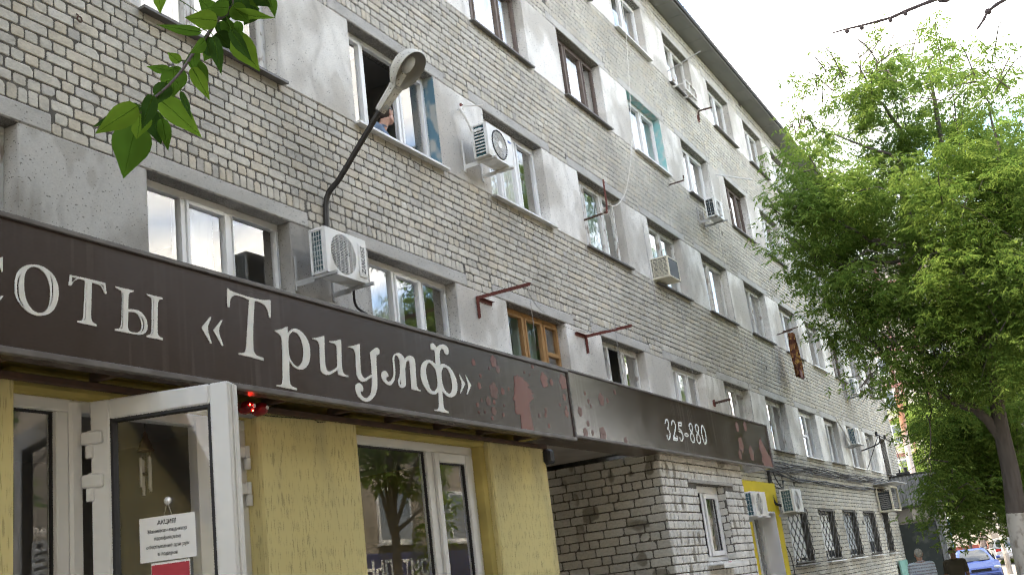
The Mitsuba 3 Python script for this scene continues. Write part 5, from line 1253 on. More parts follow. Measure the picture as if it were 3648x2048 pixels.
def head_parts(c, yaw, pitch, s=1.0):
    """a head of about 0.235 m whose face looks along +y before turning"""
    R = rotz(yaw) @ np.array([[1, 0, 0], [0, math.cos(pitch), -math.sin(pitch)], [0, math.sin(pitch), math.cos(pitch)]])
    P = lambda p: np.asarray(c) + s * (R @ np.asarray(p, float))
    q = [m3.Manifold.batch_hull([sph(P((0, -.015, .035)), .085 * s), sph(P((0, .035, .03)), .068 * s), sph(P((0, .02, .07)), .055 * s)]),
         m3.Manifold.batch_hull([sph(P((0, .045, -.01)), .055 * s), sph(P((.028, .062, -.085)), .022 * s), sph(P((-.028, .062, -.085)), .022 * s), sph(P((0, .075, -.095)), .022 * s), sph(P((.045, .01, -.06)), .02 * s), sph(P((-.045, .01, -.06)), .02 * s)]),
         m3.Manifold.batch_hull([sph(P((0, .098, .015)), .010 * s), sph(P((0, .122, -.025)), .012 * s), sph(P((.011, .105, -.03)), .009 * s), sph(P((-.011, .105, -.03)), .009 * s)]),
         bone(P((-.03, .092, .03)), .012 * s, P((.03, .092, .03)), .012 * s), bone(P((-.018, .092, -.055)), .010 * s, P((.018, .092, -.055)), .010 * s)]
    for e in (-1, 1):
        q.append(m3.Manifold.batch_hull([sph(P((e * .079, -.012, .018)), .011 * s), sph(P((e * .083, -.022, .012)), .010 * s), sph(P((e * .076, -.010, -.028)), .008 * s), sph(P((e * .087, -.028, .022)), .007 * s)]))
    return q, P, R


def hand_parts(w, d, up, side, s=1.0):
    """palm, four fingers and a thumb at the side; w wrist, d pointing direction, up the back of the hand, side -1/1 where the thumb sits"""
    d = np.asarray(d, float); d /= np.linalg.norm(d)
    up = np.asarray(up, float) - d * np.dot(up, d); up /= np.linalg.norm(up)
    r = np.cross(d, up) * side
    w = np.asarray(w, float)
    q = [m3.Manifold.batch_hull([sph(w + d * .02 * s, .018 * s), sph(w + d * .085 * s + r * .030 * s, .013 * s), sph(w + d * .08 * s - r * .032 * s, .012 * s)])]
    for k, L in zip((.030, .010, -.011, -.031), (.066, .074, .069, .054)):
        a = w + d * .085 * s + r * k * s; b = a + (d * .55 + -up * .25) * L * s; c = b + (d * .25 - up * .45) * L * .8 * s
        q += [bone(a, .0095 * s, b, .0088 * s), bone(b, .0088 * s, c, .0075 * s)]
    a = w + d * .03 * s + r * .022 * s; b = a + (d * .6 + r * .6) * .04 * s; c = b + (d * .9 - up * .2) * .032 * s
    return q + [bone(a, .013 * s, b, .011 * s), bone(b, .011 * s, c, .009 * s)]


def person(key_label, at, yaw, height=1.74, head_yaw=0., head_pitch=0., skin='skin', hair='hair_dark', hair_style='short', top='shirt_olive', legs='trousers_dark', sleeve='short', stride=.28, lean=0., arms=None, lower=True, build=1.0, crouch=0.):
    K = thing('person', key_label, 'person')
    s = height / 1.75; b = build
    J = lambda x, y, z: np.array([x, y + lean * max(0, z - .95), z - crouch * min(1, max(0, (z - .1) / .8))])
    pel, waist, chest, neck = J(0, 0, .95), J(0, .0, 1.12), J(0, .01, 1.32), J(0, -.01, 1.475)
    hc = J(0, .02, 1.64)
    Rw = rotz(yaw)

    def place(t):
        v = np.array(t.vertices) * s
        return v @ Rw.T + np.asarray(at, float), np.array(t.faces)

    hp, P, R = head_parts(hc, head_yaw, head_pitch)
    parts = hp + [bone(neck - [0, 0, .03], .062, hc + [0, -.012, -.06], .056)]
    torso = [m3.Manifold.batch_hull([sph(pel + [e * .085 * b, 0, 0], (.085 * b, .10 * b, .10)) for e in (-1, 1)] + [sph(waist + [e * .075 * b, .01, 0], (.08 * b, .105 * b, .09)) for e in (-1, 1)]),
             m3.Manifold.batch_hull([sph(waist + [e * .075 * b, .01, 0], (.08 * b, .105 * b, .09)) for e in (-1, 1)] + [sph(chest + [e * .09 * b, 0, 0], (.09 * b, .11 * b, .10)) for e in (-1, 1)]),
             m3.Manifold.batch_hull([sph(chest + [e * .09 * b, 0, 0], (.09 * b, .11 * b, .10)) for e in (-1, 1)] + [sph(J(e * .15 * b, -.01, 1.425), .065) for e in (-1, 1)]),
             m3.Manifold.batch_hull([sph(J(e * .12, -.012, 1.435), .055) for e in (-1, 1)] + [sph(neck, .062)])]
    A = arms or {-1: [(-.235, -.02, 1.15), (-.25, .06, .92)], 1: [(.235, -.04, 1.15), (.25, .03, .91)]}
    up_arm, fore, hands = [], [], []
    for e in (-1, 1):
        sh = J(e * .185 * b, -.01, 1.415); el, wr = (np.array(q, float) - [0, 0, crouch] for q in A[e])
        el = el + [0, lean * max(0, el[2] + crouch - .95), 0]
        up_arm.append(bone(sh, .060, el, .044)); fore.append(bone(el, .043, wr, .030))
        dd = wr - el
        hands += hand_parts(wr, dd, np.array([e, -.2, .2]), -e)
    leg = []
    for e, st in ((-1, 1), (1, -1)):
        hip, kn, an = J(e * .095, 0, .92), J(e * .10, st * stride * .35 + .05, .50), J(e * .10, st * stride * .5 - (.06 if st < 0 else 0), .085 + (.05 if st < 0 else 0))
        leg.append((hip, kn, an))
    body = parts + torso + up_arm + fore + hands
    if lower: body += [q for h_, k_, a_ in leg for q in (bone(h_, .088, k_, .058), bone(k_, .056, a_, .042))]
    put('body', place(skin_mesh(body, .02, 6)), skin, K, smooth=True)
    g = .014
    shirt = [m3.Manifold.batch_hull([sph(pel + [e * .085 * b, 0, -.02], (.10 * b, .118 * b, .11)) for e in (-1, 1)] + [sph(waist + [e * .075 * b, .01, 0], (.095 * b, .122 * b, .10)) for e in (-1, 1)]),
             m3.Manifold.batch_hull([sph(waist + [e * .075 * b, .01, 0], (.095 * b, .122 * b, .10)) for e in (-1, 1)] + [sph(chest + [e * .09 * b, 0, 0], (.105 * b, .125 * b, .11)) for e in (-1, 1)]),
             m3.Manifold.batch_hull([sph(chest + [e * .09 * b, 0, 0], (.105 * b, .125 * b, .11)) for e in (-1, 1)] + [sph(J(e * .155 * b, -.01, 1.425), .072) for e in (-1, 1)]),
             m3.Manifold.batch_hull([sph(J(e * .13, -.012, 1.43), .062) for e in (-1, 1)] + [sph(neck - [0, .0, .012], .064)])]
    for e in (-1, 1):
        sh = J(e * .185 * b, -.01, 1.415); el, wr = (np.array(q, float) - [0, 0, crouch] for q in A[e]); el = el + [0, lean * max(0, el[2] + crouch - .95), 0]
        if sleeve == 'long': shirt += [bone(sh, .078, el, .060), bone(el, .060, el + (wr - el) * .93, .046)]
        else: shirt.append(bone(sh, .078, sh + (el - sh) * .72, .066))
    put('shirt' if sleeve == 'short' else 'jacket', place(skin_mesh(shirt, .03, 5)), top, K, smooth=True)
    th = np.linspace(0, 2 * np.pi, 21)
    col = np.stack([.070 * np.cos(th), -.008 + .068 * np.sin(th), 1.492 + .012 * np.sin(th) * -1], 1) + [0, lean * .53, -crouch]
    v, f = tube(col, .014, 7, False); put('collar', place(trimesh.Trimesh(v, f, process=False)), top, K, smooth=True)
    if lower:
        tr = [m3.Manifold.batch_hull([sph(pel + [e * .085, 0, -.03], (.098, .112, .085)) for e in (-1, 1)])]
        for h_, k_, a_ in leg: tr += [bone(h_, .102, k_, .072), bone(k_, .072, a_ + [0, 0, .03], .058)]
        put('trousers', place(skin_mesh(tr, .035, 5)), legs, K, smooth=True)
        for h_, k_, a_ in leg:
            a_ = np.array(a_)
            put('shoe', place(skin_mesh([m3.Manifold.batch_hull([sph(a_ + [0, -.05, -.04], .04), sph(a_ + [0, .02, .0], .045), sph(a_ + [0, .13, -.05], (.042, .05, .028)), sph(a_ + [0, .02, -.055], (.045, .05, .025))])], .03, 3)), 'shoe', K, smooth=True)
    hs = []
    if hair_style == 'short':
        hs = [m3.Manifold.batch_hull([sph(P((0, -.018, .042)), .088), sph(P((0, .028, .068)), .064), sph(P((0, -.036, -.002)), .064)]),]
        trim = m3.Manifold.cube([.4, .4, .4], True)
        cutter = m3.Manifold.batch_hull([sph(P((0, .13, .02)), .06), sph(P((0, .13, -.2)), .09), sph(P((0, .045, -.10)), .075), sph(P((0, .085, .03)), .052)])
        hm = hs[0] - cutter
        hm = hm.refine_to_length(.02).to_mesh()
        t = trimesh.Trimesh(hm.vert_properties[:, :3], hm.tri_verts, process=False)
        n = meshkit.noise(np.array(t.vertices) * 70, 3)[:, None]
        t.vertices = np.array(t.vertices) + (np.array(t.vertices) - P((0, 0, .02))) * (n - .4) * .07
        trimesh.smoothing.filter_taubin(t, iterations=3)
        put('hair', place(t), hair, K, smooth=True)
    for e in (-1, 1):
        v, f = ball(P((e * .031, .094, .012)), .0095, 1); put('eye', place(trimesh.Trimesh(v, f, process=False)), 'eye_dark', K, smooth=True)
        v, f = tube(np.array([P((e * .014, .103, .032)), P((e * .03, .103, .036)), P((e * .048, .090, .030))]), .0045, 5); put('eyebrow', place(trimesh.Trimesh(v, f, process=False)), hair, K)
    v, f = tube(np.array([P((-.022, .090, -.057)), P((0, .1005, -.055)), P((.022, .090, -.057))]), .0055, 5); put('mouth', place(trimesh.Trimesh(v, f, process=False)), 'lip', K, smooth=True)
    return K


# the man who leans out of the window, looking along the street
person('man with dark hair in a denim jacket leaning out of an open window', (7.10, .30, 6.30), math.radians(195), 1.74, math.radians(68), .06, 'skin', 'hair_brown', top='denim', sleeve='long', lean=.32, lower=True, stride=.05, crouch=.40,
       arms={-1: [(-.25, .0, 1.37), (-.12, .10, 1.36)], 1: [(.25, .0, 1.37), (.12, .10, 1.36)]})
person('grey haired man in a pale blue striped shirt seen from behind', (21.56, -2.79, 0), math.radians(-68), 1.715, 0, 0, 'skin', 'hair_grey', top='shirt_stripe', build=1.12)
person('dark haired person in an olive shirt walking towards the camera with head bowed', (23.64, -3.20, 0), math.radians(98), 1.66, .1, -.22, 'skin_dark', 'hair_dark', top='shirt_olive', build=1.0)
xm = 74.0
fd = (xm - CAM[0]) / (66.5 - CAM[0])
person('distant man in a grey shirt and dark trousers walking up the yard', (xm, CAM[1] + (.23 - CAM[1]) * fd, ground_z(xm)), math.radians(88), 1.80, 0, 0, 'skin', 'hair_dark', top='shirt_grey', stride=.4)


# ------------------------------------------------------------------ cars
def sedan(label, at, yaw, paint, scale=1.0, group=None):
    K = thing('parked_car', label, 'car', group)
    Rm = rotz(yaw) * scale; at = np.asarray(at, float)
    L = lambda b: b.move(Rm, at).mesh()
    H = lambda pts: m3.Manifold.hull_points(np.array(pts, float))
    sym = lambda pts: [(x, e * y, z) for x, y, z in pts for e in (-1, 1)]
    lower = [H(sym([(2.12, .55, .42), (2.15, .60, .55), (2.05, .72, .70), (1.3, .80, .84), (1.3, .82, .5), (2.0, .74, .30), (1.3, .80, .25)])),
             H(sym([(1.3, .80, .84), (1.3, .82, .5), (1.3, .80, .25), (-1.3, .80, .25), (-1.3, .83, .5), (-1.3, .81, .92), (.75, .79, .90)])),
             H(sym([(-1.3, .81, .92), (-1.3, .83, .5), (-1.3, .80, .25), (-2.05, .74, .30), (-2.15, .66, .50), (-2.16, .66, .72), (-2.02, .74, .93)]))]
    m = m3.Manifold.batch_boolean(lower, m3.OpType.Add)
    cab = m3.Manifold.batch_hull([sph((x, e * y, z), r) for e in (-1, 1) for x, y, z, r in ((.62, .66, .86, .06), (-1.45, .66, .88, .07), (.0, .47, 1.25, .10), (-.85, .47, 1.26, .10), (-.4, .45, 1.285, .11), (.30, .60, 1.0, .05))] + [sph((x, 0, z), .1) for x, z in ((.72, .86), (.06, 1.285), (-.9, 1.29), (-1.55, .86))])
    for x in (1.32, -1.30):
        for e in (-1, 1):
            m -= m3.Manifold.cylinder(.3, .36, .36, 24).rotate([90, 0, 0]).translate([x, e * .80 + .15, .31])
    mm = (m + cab).refine_to_length(.10).to_mesh()
    t = trimesh.Trimesh(mm.vert_properties[:, :3], mm.tri_verts, process=False)
    trimesh.smoothing.filter_taubin(t, iterations=4)
    put('body', L(MB().add(t.vertices, t.faces)), paint, K, smooth=40)

    def glassq(name, q, out=(0, 0, 0)):
        put(name, L(MB().quad(*[np.array(a) + out for a in q])), 'car_glass', K)
    def screen(name, x0, z0, x1, z1, w0, w1, bulge):
        V_, n = [], 9
        for i in range(7):
            t = i / 6
            for j in range(n):
                s_ = -1 + 2 * j / (n - 1)
                e = (1 - .10 * abs(s_) ** 6 * (1 if i in (0, 6) else 0))
                w_ = w0 + (w1 - w0) * t
                V_.append([x0 + (x1 - x0) * t + bulge * (1 - s_ * s_) * .9 + bulge * .5 * math.sin(math.pi * t), s_ * w_ * e, z0 + (z1 - z0) * t + (.02 * (1 - s_ * s_) if i == 6 else 0)])
        put(name, L(MB().add(V_, [[i * n + j, i * n + j + 1, (i + 1) * n + j + 1, (i + 1) * n + j] for i in range(6) for j in range(n - 1)])), 'car_glass', K, smooth=True)
    screen('windscreen', .70, .935, .10, 1.315, .60, .44, .105)
    screen('rear_window', -1.53, .95, -1.0, 1.315, .58, .44, -.09)
    for e in (-1, 1):
        for a, b, c, d in (((.52, .95), (-.42, .95), (-.42, 1.30), (.02, 1.29)), ((-.50, .95), (-1.30, .97), (-.90, 1.29), (-.50, 1.30))):
            q = [(x, e * (.752 - .145 * (z - .9) / .45), min(z, 1.28)) for x, z in (a, b, c, d)]
            glassq('side_window', q if e > 0 else q[::-1])
        put('headlight', L(MB().add(*ball((2.02, e * .58, .64), (.10, .15, .075), 2))), 'lamp_clear', K, smooth=True)
        put('tail_light', L(MB().cbox(-2.17, -2.04, min(e * .44, e * .71), max(e * .44, e * .71), .70, .86, .02)), 'lamp_red', K)
        put('mirror', L(MB().cbox(.50, .66, min(e * .80, e * .95), max(e * .80, e * .95), .93, 1.04, .03)), paint, K)
        for x in (1.32, -1.30):
            W = put('wheel', L(MB().tube([[x, e * .62, .31], [x, e * .81, .31]], .31, 24)), 'tyre', K, smooth=40)
            put('rim', L(MB().tube([[x, e * .80, .31], [x, e * .822, .31]], .19, 18)), 'hubcap', W)
    put('bumper', L(MB().cbox(2.06, 2.20, -.70, .70, .36, .50, .04)), paint, K)
    put('bumper', L(MB().cbox(-2.22, -2.08, -.72, .72, .36, .54, .04)), paint, K)
    put('number_plate', L(MB().cbox(-2.19, -2.165, -.26, .26, .62, .73, .005)), 'paper', K)
    put('grille', L(MB().cbox(2.09, 2.165, -.36, .36, .54, .64, .01)), 'gasket', K)
    return K


sedan('blue sedan facing the camera behind the two walkers', (44.9, -1.32, ground_z(44.9)), math.radians(192), 'car_blue', 1.0)
xs_ = 64.0; k_ = (xs_ - CAM[0]) / (58.6 - CAM[0])
sedan('silver sedan parked with its tail to the camera', (xs_ + 1.9, CAM[1] + (-1.3 - CAM[1]) * k_, ground_z(xs_)), math.radians(12), 'car_silver', 1.02)
sedan('silver car mostly hidden by the whitewashed tree trunk', (70.0, -3.2, ground_z(70)), math.radians(8), 'car_silver', 1.0)



# ------------------------------------------------------------------ trees
def leaflets(pos, n_each, size, droop, seed, wide=.30):
    """compound leaves: each is a short stalk with n leaflets, each leaflet two faces folded along its rib"""
    g = np.random.default_rng(seed); m = len(pos)
    d = g.normal(size=(m, 3)); d[:, 2] = d[:, 2] * .35 - droop; d /= np.linalg.norm(d, axis=1, keepdims=True)
    s = np.cross(d, [0, 0, 1.0]); s /= np.linalg.norm(s, axis=1, keepdims=True) + 1e-9
    V, uv = [], []
    tone = g.random(m)
    for k in range(n_each):
        t = .35 + .65 * k / max(n_each - 1, 1)
        side = (0 if k == n_each - 1 else (-1 if k % 2 else 1))
        L = size * (.75 + .5 * g.random((m, 1)))
        a = pos + d * (t * size * 1.7)
        q = d * (.65 if side else 1.0) + s * side * .75 + g.normal(size=(m, 3)) * .16 + [0, 0, -.22]
        q /= np.linalg.norm(q, axis=1, keepdims=True)
        r = np.cross(q, g.normal(size=(m, 3)) * .5 + [0, 0, 1]); r /= np.linalg.norm(r, axis=1, keepdims=True) + 1e-9
        nrm = np.cross(q, r)
        w = L * wide * .5
        V.append(np.stack([a, a + q * L * .42 + r * w + nrm * w * .35, a + q * L, a + q * L * .42 - r * w + nrm * w * .35], 1))
        uv.append(np.clip(tone + (g.random(m) - .5) * .4, 0, 1))
    V = np.concatenate(V).reshape(-1, 3); uv = np.repeat(np.concatenate(uv), 4)
    i = np.arange(len(V) // 4)[:, None] * 4
    F = np.vstack([i + [0, 1, 2], i + [0, 2, 3]])
    return V, F, np.stack([uv, uv * 0], 1)


def lobe_points(lobes, per, seed, flat=.9):
    g = np.random.default_rng(seed); out = []
    for x, y, z, rx, ry, dens in lobes:
        vol = rx * ry
        n = int(per * vol * dens)
        # sprays: short shoots along which leaves sit, so that the lobe breaks up into clumps
        k = max(4, n // 26)
        c = g.normal(size=(k, 3)); c /= np.linalg.norm(c, axis=1, keepdims=True)
        c *= (.25 + .78 * g.random((k, 1)) ** .6)
        c = c * [rx, rx, ry] + [x, y, z]
        d = c - [x, y, z]; d[:, 2] -= .25; d += g.normal(size=d.shape) * .4; d /= np.linalg.norm(d, axis=1, keepdims=True)
        j = g.integers(0, k, n)
        t = (g.random((n, 1)) - .35) * .75
        p = c[j] + d[j] * t + g.normal(size=(n, 3)) * [.10, .10, .07]
        p[:, 2] -= np.abs(t[:, 0]) * .12
        out.append(p)
    return np.concatenate(out)


def limb_mesh(limbs, b=None):
    b = b or MB()
    for pts, r0, r1 in limbs:
        line = smooth_line(pts, 4)
        line[1:-1] += rng.normal(size=line[1:-1].shape) * .02
        b.tube(line, np.linspace(r0, r1, len(line)), 9)
    return b


MT = thing('maple_tree', 'big leafy tree with a whitewashed trunk foot at the right edge, reaching the building', 'tree')
trunk = LIMBS[0]
tp = smooth_line(trunk[0], 4)
split = np.argmax(tp[:, 2] > 1.96)
rr = np.linspace(trunk[1], trunk[2], len(tp))
put('trunk', MB().tube(tp[split:], rr[split:], 12).mesh(), 'bark', MT, smooth=60)
b = MB().tube(np.vstack([[tp[0][0], tp[0][1], -.1], tp[:split + 1]]), np.concatenate([[rr[0] * 1.25], rr[:split + 1] + .004]), 12)
put('trunk_foot', b.mesh(), 'whitewash', MT, smooth=60, label='whitewashed foot of the trunk')
for L_ in LIMBS[1:]:
    put('limb', limb_mesh([L_]).mesh(), 'bark', MT, smooth=60)
tw = MB(); g = np.random.default_rng(8)
for x, y, z, rx, ry, dn in LOBES:
    for k in range(9):
        a = np.array([x, y, z]) + g.normal(size=3) * [rx, rx, ry] * .3
        e = a + g.normal(size=3) * [rx, rx, ry] * .55 + [0, 0, .1]
        mdl = (a + e) / 2 + [0, 0, .15]
        tw.tube([a, mdl, e], [.014, .010, .004], 4, False)
put('twigs', tw.mesh(), 'bark', MT, kind='stuff')
p = lobe_points(LOBES, 1800, 21)
V_, F_, uv = leaflets(p, 5, .11, .55, 22)
put('crown', (V_, F_), 'leaf_maple', MT, kind='stuff', uv=uv)
M2 = thing('maple_tree', 'darker leafy tree standing behind the whitewashed one at the right edge', 'tree')
put('trunk', limb_mesh(LIMBS_2).mesh(), 'bark', M2, smooth=60)
p = lobe_points(LOBES_2 + [(27, -8.2, 6.5, 2.4, 2.2, .7), (31, -8.6, 8.5, 2.6, 2.4, .7), (35, -7.6, 7.5, 2.6, 2.4, .7), (24, -9, 8.5, 2.2, 2.0, .7), (30, -6.8, 11.5, 2.4, 2.0, .7), (37, -6.2, 10.0, 2.4, 2.2, .7), (34, -7.2, 4.6, 2.0, 1.2, .7), (28, -8.4, 4.4, 2.0, 1.2, .7)], 380, 31)  # extra lobes mostly out of view, added to shade the far facade
V_, F_, uv = leaflets(p, 5, .15, .5, 32)
put('crown', (V_, F_), 'leaf_maple', M2, kind='stuff', uv=uv)
# small bright trees behind the metal porch
for k, (lab, x, y, h, r) in enumerate((('pale young tree with thin stems just past the building corner', 62., 2.0, 9.0, 1.2), ('pale bushy tree behind the orange flue and metal porch roof', 66., .95, 8.8, 1.5), ('bright green tree in the yard behind the maple branches', 70., -.9, 9.5, 1.7))):
    K = thing('young_tree', lab, 'tree')
    b = MB(); g = np.random.default_rng(50 + k); z0 = ground_z(x)
    lob = []
    for i in range(4):
        ox, oy = g.normal(size=2) * .35
        top = np.array([x + ox * 2.2, y + oy * 2.2, z0 + h * (.8 + .2 * g.random())])
        b.tube(smooth_line([[x + ox * .3, y + oy * .3, z0 - .1], [x + ox, y + oy, z0 + h * .4], top], 4), np.linspace(.06, .015, 9), 6)
    put('trunk', b.mesh(), 'bark', K)
    for i in range(11):
        z = z0 + h * (.35 + .65 * g.random())
        lob.append((x + g.normal() * r * .5, y + g.normal() * r * .55, z, r * .7, r * .7, .8))
    p = lobe_points(lob, 800, 60 + k)
    V_, F_, uv = leaflets(p, 4, .17, .3, 70 + k, .42)
    put('crown', (V_, F_), 'leaf_pale', K, kind='stuff', uv=uv)

# ------------------------------------------------------------------ the poplar whose branch hangs into the view
PT = thing('poplar_tree', 'poplar branch with large heart shaped green leaves hanging into the top left of the view', 'tree')
put('trunk', MB().tube(smooth_line([[-1.0, -8.4, -.1], [-1.05, -8.35, 3], [-.9, -8.3, 6], [-1.1, -8.2, 9.5]], 5), np.linspace(.22, .10, 16), 14).mesh(), 'bark', PT, smooth=60)
put('limb', MB().tube(smooth_line([[-.95, -8.3, 4.2], [-.9, -7.4, 4.6], [-1.15, -6.2, 4.35], [-1.36, -5.4, 3.75], [-1.439, -4.994, 3.164]], 5), np.linspace(.05, .0062, 21), 8).mesh(), 'poplar_bark', PT, smooth=60)
br = smooth_line(np.array(POPLAR_BRANCH) / 1000, 5)
lob = [(-3.0, -4.5, 9.6, 1.8, 1.0, 1), (-.3, -4.0, 10.4, 1.7, .9, 1), (2.4, -5.2, 10.6, 1.6, .9, 1), (-6.0, -4.5, 9.0, 1.9, 1.1, 1), (-8.0, -6.5, 8.2, 1.9, 1.2, 1), (4.6, -6.4, 10.6, 1.6, 1.0, 1), (-4.5, -8.6, 7.0, 1.8, 1.3, 1), (-4.2, -6.3, 8.2, 1.8, 1.2, 1), (-6.2, -7.2, 7.2, 1.8, 1.4, 1), (2.9, -9.6, 7.4, 1.7, 1.3, 1), (.8, -10.2, 7.0, 1.8, 1.4, 1), (-2.2, -10.4, 7.4, 1.8, 1.4, 1), (4.6, -9.2, 8.8, 1.6, 1.2, 1), (-.6, -8.6, 6.6, 1.7, 1.2, 1), (1.2, -8.2, 7.6, 1.6, 1.2, 1), (-2.4, -8.0, 7.4, 1.6, 1.2, 1), (-.4, -6.9, 8.2, 1.7, 1.1, 1), (1.6, -6.6, 9.0, 1.5, 1.0, 1), (-1.5, -8.5, 9.3, 2.0, 1.5, 1), (-2.6, -6.0, 8.8, 1.6, 1.1, 1), (.2, -5.2, 9.4, 1.5, 1.0, 1), (3.2, -7.8, 8.6, 1.5, 1.1, 1)]  # crown out of view, lobes added and thickened to shade the left facade
V_, F_, uv = leaflets(lobe_points(lob, 520, 45), 3, .11, .3, 46, .8)
put('crown', (V_, F_), 'leaf_poplar', PT, kind='stuff', uv=uv)
for q in lob: put('limb', MB().tube(smooth_line([[-1.0, -8.3, q[2] - 1.6], [(q[0] - 1) / 2, (q[1] - 8.3) / 2, q[2] - .5], q[:3]], 3), np.linspace(.05, .015, 7), 6).mesh(), 'bark', PT)
BR = put('branch', MB().tube(br, np.linspace(.0062, .0022, len(br)), 7).mesh(), 'twig_bark_glare', PT, smooth=60)


def poplar_leaf(base, tip, width, seed):
    g = np.random.default_rng(seed)
    base, tip = np.asarray(base, float), np.asarray(tip, float)
    d = tip - base; L = np.linalg.norm(d); d /= L
    view = (base + tip) / 2 - CAM; view /= np.linalg.norm(view)
    r = np.cross(d, g.normal(size=3) * .25 + np.array([.86, .43, .27])); r /= np.linalg.norm(r)
    n = np.cross(r, d)
    ts = np.array([0, .02, .07, .15, .25, .37, .50, .63, .76, .88, .96, 1.0])
    prof = np.array([.03, .30, .66, .91, 1.0, .97, .84, .64, .42, .21, .07, .0]) * width / 2
    cur = (g.random() - .3) * .16 * L; fold = .10 + .22 * g.random()
    V, uv = [], []
    for t, w in zip(ts, prof):
        for k, s in enumerate((-1, -.5, 0, .5, 1)):
            ser = 1 + .035 * math.sin(t * 60 + s * 9) * (abs(s) == 1)
            p = base + d * (t * L - (.06 * L * abs(s) if t < .1 else 0)) + r * s * w * ser + n * (fold * abs(s) * w + cur * (t - t * t) * 4 * .5 + .02 * L * math.sin(t * 9 + s * 3) * .5)
            V.append(p); uv.append([.5 + .5 * abs(s) * g.random(), t])
    F = [[i * 5 + j, i * 5 + j + 1, (i + 1) * 5 + j + 1, (i + 1) * 5 + j] for i in range(len(ts) - 1) for j in range(4)]
    return np.array(V), np.array(F), np.array(uv)


def leaf_uv(V, F, uv): return np.clip(uv, 0, 1)


for k, (bs, tp_, wd, kind) in enumerate(POPLAR_LEAVES):
    bs, tp_ = np.array(bs) / 1000, np.array(tp_) / 1000
    V_, F_, uv = poplar_leaf(bs, tp_, wd / 1000 * 1.15, 100 + k)
    put('leaf', (V_, F_), ('leaf_poplar_shaded', 'leaf_poplar', 'leaf_poplar_lit')[kind if kind or k % 3 else 1], BR, smooth=True, uv=uv)
    i = np.argmin(np.linalg.norm(br - bs + [0, 0, -.015], axis=1))
    mid = (br[i] + bs) / 2 + [0, 0, .006]
    put('stalk', MB().tube(smooth_line([br[i], mid, bs], 3), .0011, 5).mesh(), 'leaf_poplar', BR)
    ts = np.linspace(0, .97, 6)
    put('rib', MB().tube(V_[[int(q) * 5 + 2 for q in np.linspace(0, 11, 8)]], np.linspace(.0011, .0003, 8), 4).mesh(), 'leaf_poplar', BR)
BT = thing('bare_twig', 'bare dark twig slanting across the white sky at the top right', 'twig')
pts = [[.9, -7.6, 4.3], [.88, -6.9, 3.85], [.855, -6.41, 3.663], [.826, -6.346, 3.656], [.775, -6.224, 3.624], [.753, -6.171, 3.608], [.709, -6.073, 3.594], [.685, -6.023, 3.588], [.662, -5.97, 3.58]]
line = smooth_line(pts, 4)
put('stem', MB().tube(line, np.linspace(.010, .002, len(line)) * (1 + .12 * np.sin(np.arange(len(line)) * 2.1)), 7).mesh(), 'twig_bark_glare', BT, smooth=60)
for p_ in pts[3:8]:
    put('bud', MB().add(*ball(np.array(p_) + [0, 0, -.008], (.008, .008, .010), 1)).mesh(), 'twig_bark_glare', BT, smooth=True)
BT = thing('bare_twig', 'short crooked bare twig in the top right corner', 'twig')
pts = [[1.0, -7.4, 4.1], [.98, -6.9, 3.8], [.95, -6.584, 3.64], [.93, -6.525, 3.609], [.919, -6.488, 3.585], [.917, -6.467, 3.559], [.913, -6.441, 3.532]]
line = smooth_line(pts, 4)
put('stem', MB().tube(line, np.linspace(.009, .0034, len(line)) * (1 + .15 * np.sin(np.arange(len(line)) * 1.7)), 7).mesh(), 'twig_bark_glare', BT, smooth=60)
put('bud', MB().add(*ball((.921, -6.49, 3.588), (.012, .012, .012), 1)).mesh(), 'twig_bark_glare', BT, smooth=True)
LC = thing('leaf_spray', 'small spray of pointed leaves at the top edge against the white sky', 'leaves')
put('stem', MB().tube([[.80, -6.5, 4.1], [.70, -6.2, 3.85], [.675, -6.06, 3.75]], .004, 5).mesh(), 'twig_bark_glare', LC)
for k, (b_, t_) in enumerate((((.675, -6.06, 3.75), (.655, -6.028, 3.705)), ((.676, -6.06, 3.748), (.668, -6.068, 3.703)), ((.68, -6.07, 3.75), (.690, -6.103, 3.698)), ((.68, -6.075, 3.752), (.703, -6.13, 3.705)))):
    V_, F_, uv = poplar_leaf(b_, t_, .018, 300 + k)
    put('leaf', (V_, F_), 'leaf_poplar_shaded', LC, smooth=True, uv=uv)


# ------------------------------------------------------------------ far things
K = thing('panel_block', 'tall beige panel apartment block with red seams far behind the trees', 'building')
BX = 92.0
z0 = ground_z(92)
put('wall', MB().box(BX, BX + 14, -9, 22, z0 - .2, 25.5).mesh(), 'panel_beige', K)
sm = MB()
for i in range(1, 9): sm.box(BX - .06, BX, -9, 22, z0 + 2.85 * i - .14, z0 + 2.85 * i + .14)
for y in (-6.0, -2.6, .9, 4.1, 6.1, 9.6, 13): sm.box(BX - .055, BX, y - .12, y + .12, z0, 25.3)
put('seam', sm.mesh(), 'seam_red', K)
for i in range(8):
    for y in (-4.6, -1.0, 2.6, 7.6, 11.2):
        if (i, y) == (3, 2.6): continue
        W = numbered(K + '__window')
        zb = z0 + 2.85 * i + 1.0
        put('frame', MB().box(BX - .04, BX, y - .78, y + .78, zb - .05, zb + 1.5).mesh(), 'pvc_white', W)
        put('pane', MB().box(BX - .05, BX - .045, y - .70, y - .04, zb + .03, zb + 1.42).box(BX - .05, BX - .045, y + .04, y + .7, zb + .03, zb + 1.42).mesh(), 'far_window', W)
put('roof', MB().box(BX - .3, BX + 14.3, -9.3, 22.3, 25.5, 25.9).mesh(), 'roof_dark', K)

